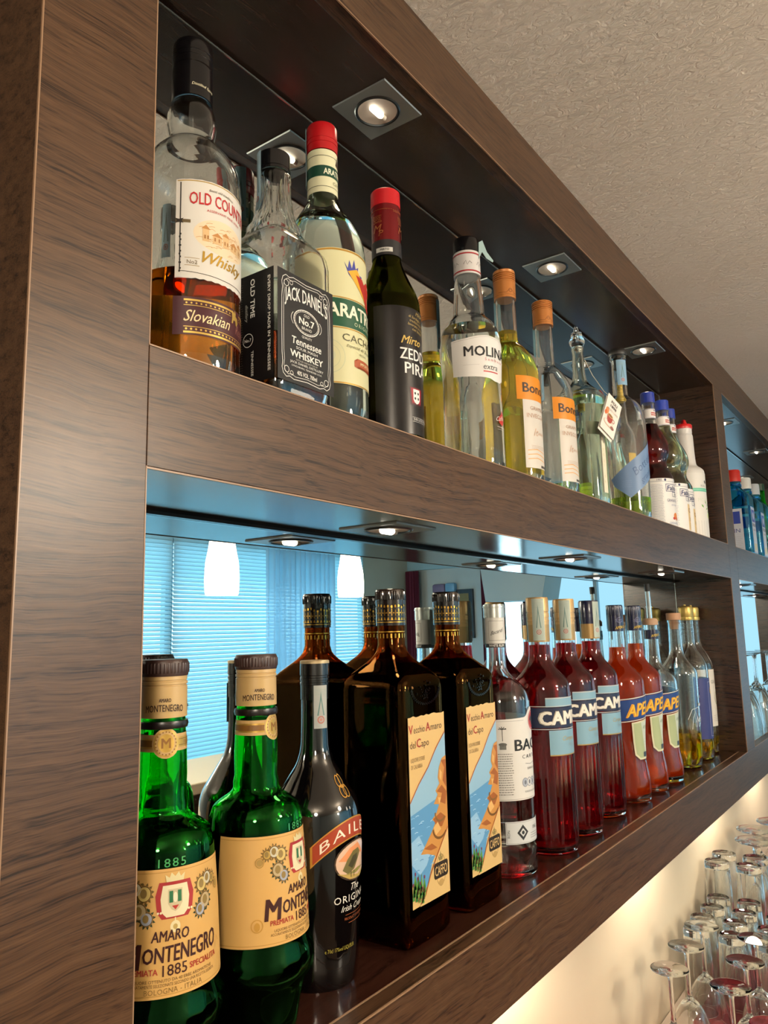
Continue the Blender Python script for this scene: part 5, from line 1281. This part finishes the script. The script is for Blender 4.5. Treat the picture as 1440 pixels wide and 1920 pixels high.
t = empty('wall_lamp', (XR - .06, -3.10, .20), 0, 'small half-round lilac and blue wall light on the end wall', 'lamp')
MB().box(0, .06, -.12, .02, -.05, .04, bev=.02).build('lilac_shade', mat('lilac_shade', '#86789a', .5), t); MB().box(0, .06, .02, .13, -.045, .045, bev=.02).build('blue_shade', mat('blue_shade', '#7fb4da', .4), t)
# the customer side of the bar, a pale ledge on a panelled front
t = empty('bar_counter', (0, -1.75, ZF), 0, 'cream-topped bar counter across the aisle, glimpsed in the mirror', 'counter')
MB().box(.2, 4.6, -.22, .22, 1.21, 1.25, bev=.004).build('counter_top', mat('cream_top', '#e6d5b4', .5), t, False); MB().box(.25, 4.55, -.12, .12, 0, 1.209).build('counter_front', WENGE, t, False)

# pendant lamps over the bar
def pendant(x, y, zb, h, label):
    t = empty('pendant_lamp', (x, y, zb), 0, label, 'lamp', 'glowing white pendant lamps')
    k = dense([(0, .0560), (.02, .0590), (.06, .0600), (.11, .0575), (.15, .0500), (h - .004, .0430)])
    MB().lathe(k + [(h, .040), (h, .012)] + [(h - .003, .012)] + [(z, r - .003) for z, r in k[::-1]], 40, closed=True).build('glass_shade', emitter('glowing_opal_glass', (1., .88, .70), 9.), t)
    MB().lathe([(h - .005, .012), (h + .03, .012), (h + .035, .004)], 16).build('lamp_holder', STEEL, t)
    MB().tube([(0, 0, h + .03), (0, 0, ZT1 - zb - .012)], .0025, 8).build('cord', mat('cord_dark', '#2a2a2a', .6), t)
    MB().lathe([(ZT1 - zb - .014, .03), (ZT1 - zb, .03)], 20).build('ceiling_rose', STEEL, t)
pendant(1.53, -1.36, -.049, .200, 'glowing white pendant lamp mirrored beside the near post')
pendant(2.43, -1.50, -.030, .200, 'glowing white pendant lamp mirrored further along, by the grey wall')
# unseen opal globe lamps, added to brighten the ceiling, shelves and walls
def globe(x, y, z, p, label, r=.11):
    t = empty('fill_globe_lamp', (x, y, z), 0, label, 'lamp', 'added opal globe lamps')
    MB().lathe([(r * math.sin(a), r * math.cos(a)) for a in [(-80 + 10 * k) * PI / 180 for k in range(17)]], 32).build('opal_globe', emitter('warm_opal', (1., .86, .68), p / (4 * PI * PI * r * r)), t)
    MB().tube([(0, 0, r * .98), (0, 0, ZT1 - z)], .004, 8).build('cord', mat('cord_dark', '#2a2a2a', .6), t)
globe(-1.05, -1.05, .20, 48, 'added opal globe lamp behind the photographer')
globe(.85, -3.0, .20, 120, 'added opal globe lamp by the slatted blinds')
globe(.76, -1.42, .21, 54, 'added opal globe lamp over the aisle')

w = bpy.data.worlds.new('World'); SC.world = w; w.use_nodes = True
w.node_tree.nodes['Background'].inputs[0].default_value = (.55, .70, .9, 1); w.node_tree.nodes['Background'].inputs[1].default_value = .25

# ------------------------------------------------------------------ camera
cam = bpy.data.cameras.new('camera'); co = bpy.data.objects.new('camera', cam); C.objects.link(co)
right = Vector((0.58672963, -0.80941784, -0.02431249)); down = Vector((0.111165, 0.11024771, -0.98766785)); fwd = Vector((0.80211638, 0.5767913, 0.15466453))
co.matrix_world = Matrix(((right.x, -down.x, -fwd.x, -.29222), (right.y, -down.y, -fwd.y, -.39312), (right.z, -down.z, -fwd.z, -.18607), (0, 0, 0, 1)))
cam.sensor_fit = 'HORIZONTAL'; cam.sensor_width = 36; cam.lens = 36 * 1424.85 / 1440; cam.clip_start = .02
SC.camera = co
bpy.data.objects.remove(_fo)
# details that belong to one part hang under that part
HOLD = {'cap_print': ('cap', 'neck_collar'), 'cap_lettering': ('cap',), 'capsule_print': ('capsule', 'foil_capsule'), 'tag_print': ('paper_tag',), 'bulb': ('reflector',), 'bulb_socket': ('reflector',),
        'pourer_tip': ('pourer',), 'cap_finial': ('cap',), 'cap_rim': ('cap',), 'cap_top': ('cap',), 'moulded_crest': ('glass_body',), 'embossed_year': ('glass_body',), 'script_print': ('glass_body',),
        'monogram': ('bottle_body',), 'lower_emblem': ('glass_body',), 'polished_edge': ('mirror_pane',), 'lamp_ring': ('square_plate',)}
for o in list(C.objects):
    k = o.name.split('.')[0]
    if k in HOLD and o.parent and o.parent.type == 'EMPTY':
        for q in o.parent.children:
            if q.name.split('.')[0] in HOLD[k]: o.parent = q; break

vs = SC.view_settings; SC.display_settings.display_device = 'sRGB'
vs.view_transform = 'Standard'; vs.look = 'None'; vs.gamma = 1; vs.use_curve_mapping = False; vs.exposure = .16
cy = SC.cycles
cy.max_bounces = 24; cy.diffuse_bounces = 3; cy.glossy_bounces = 8; cy.transmission_bounces = 22; cy.transparent_max_bounces = 16
cy.sample_clamp_indirect = 4; cy.caustics_reflective = False; cy.caustics_refractive = True; cy.blur_glossy = .5
cy.use_denoising = True; cy.use_adaptive_sampling = True; cy.adaptive_threshold = .02
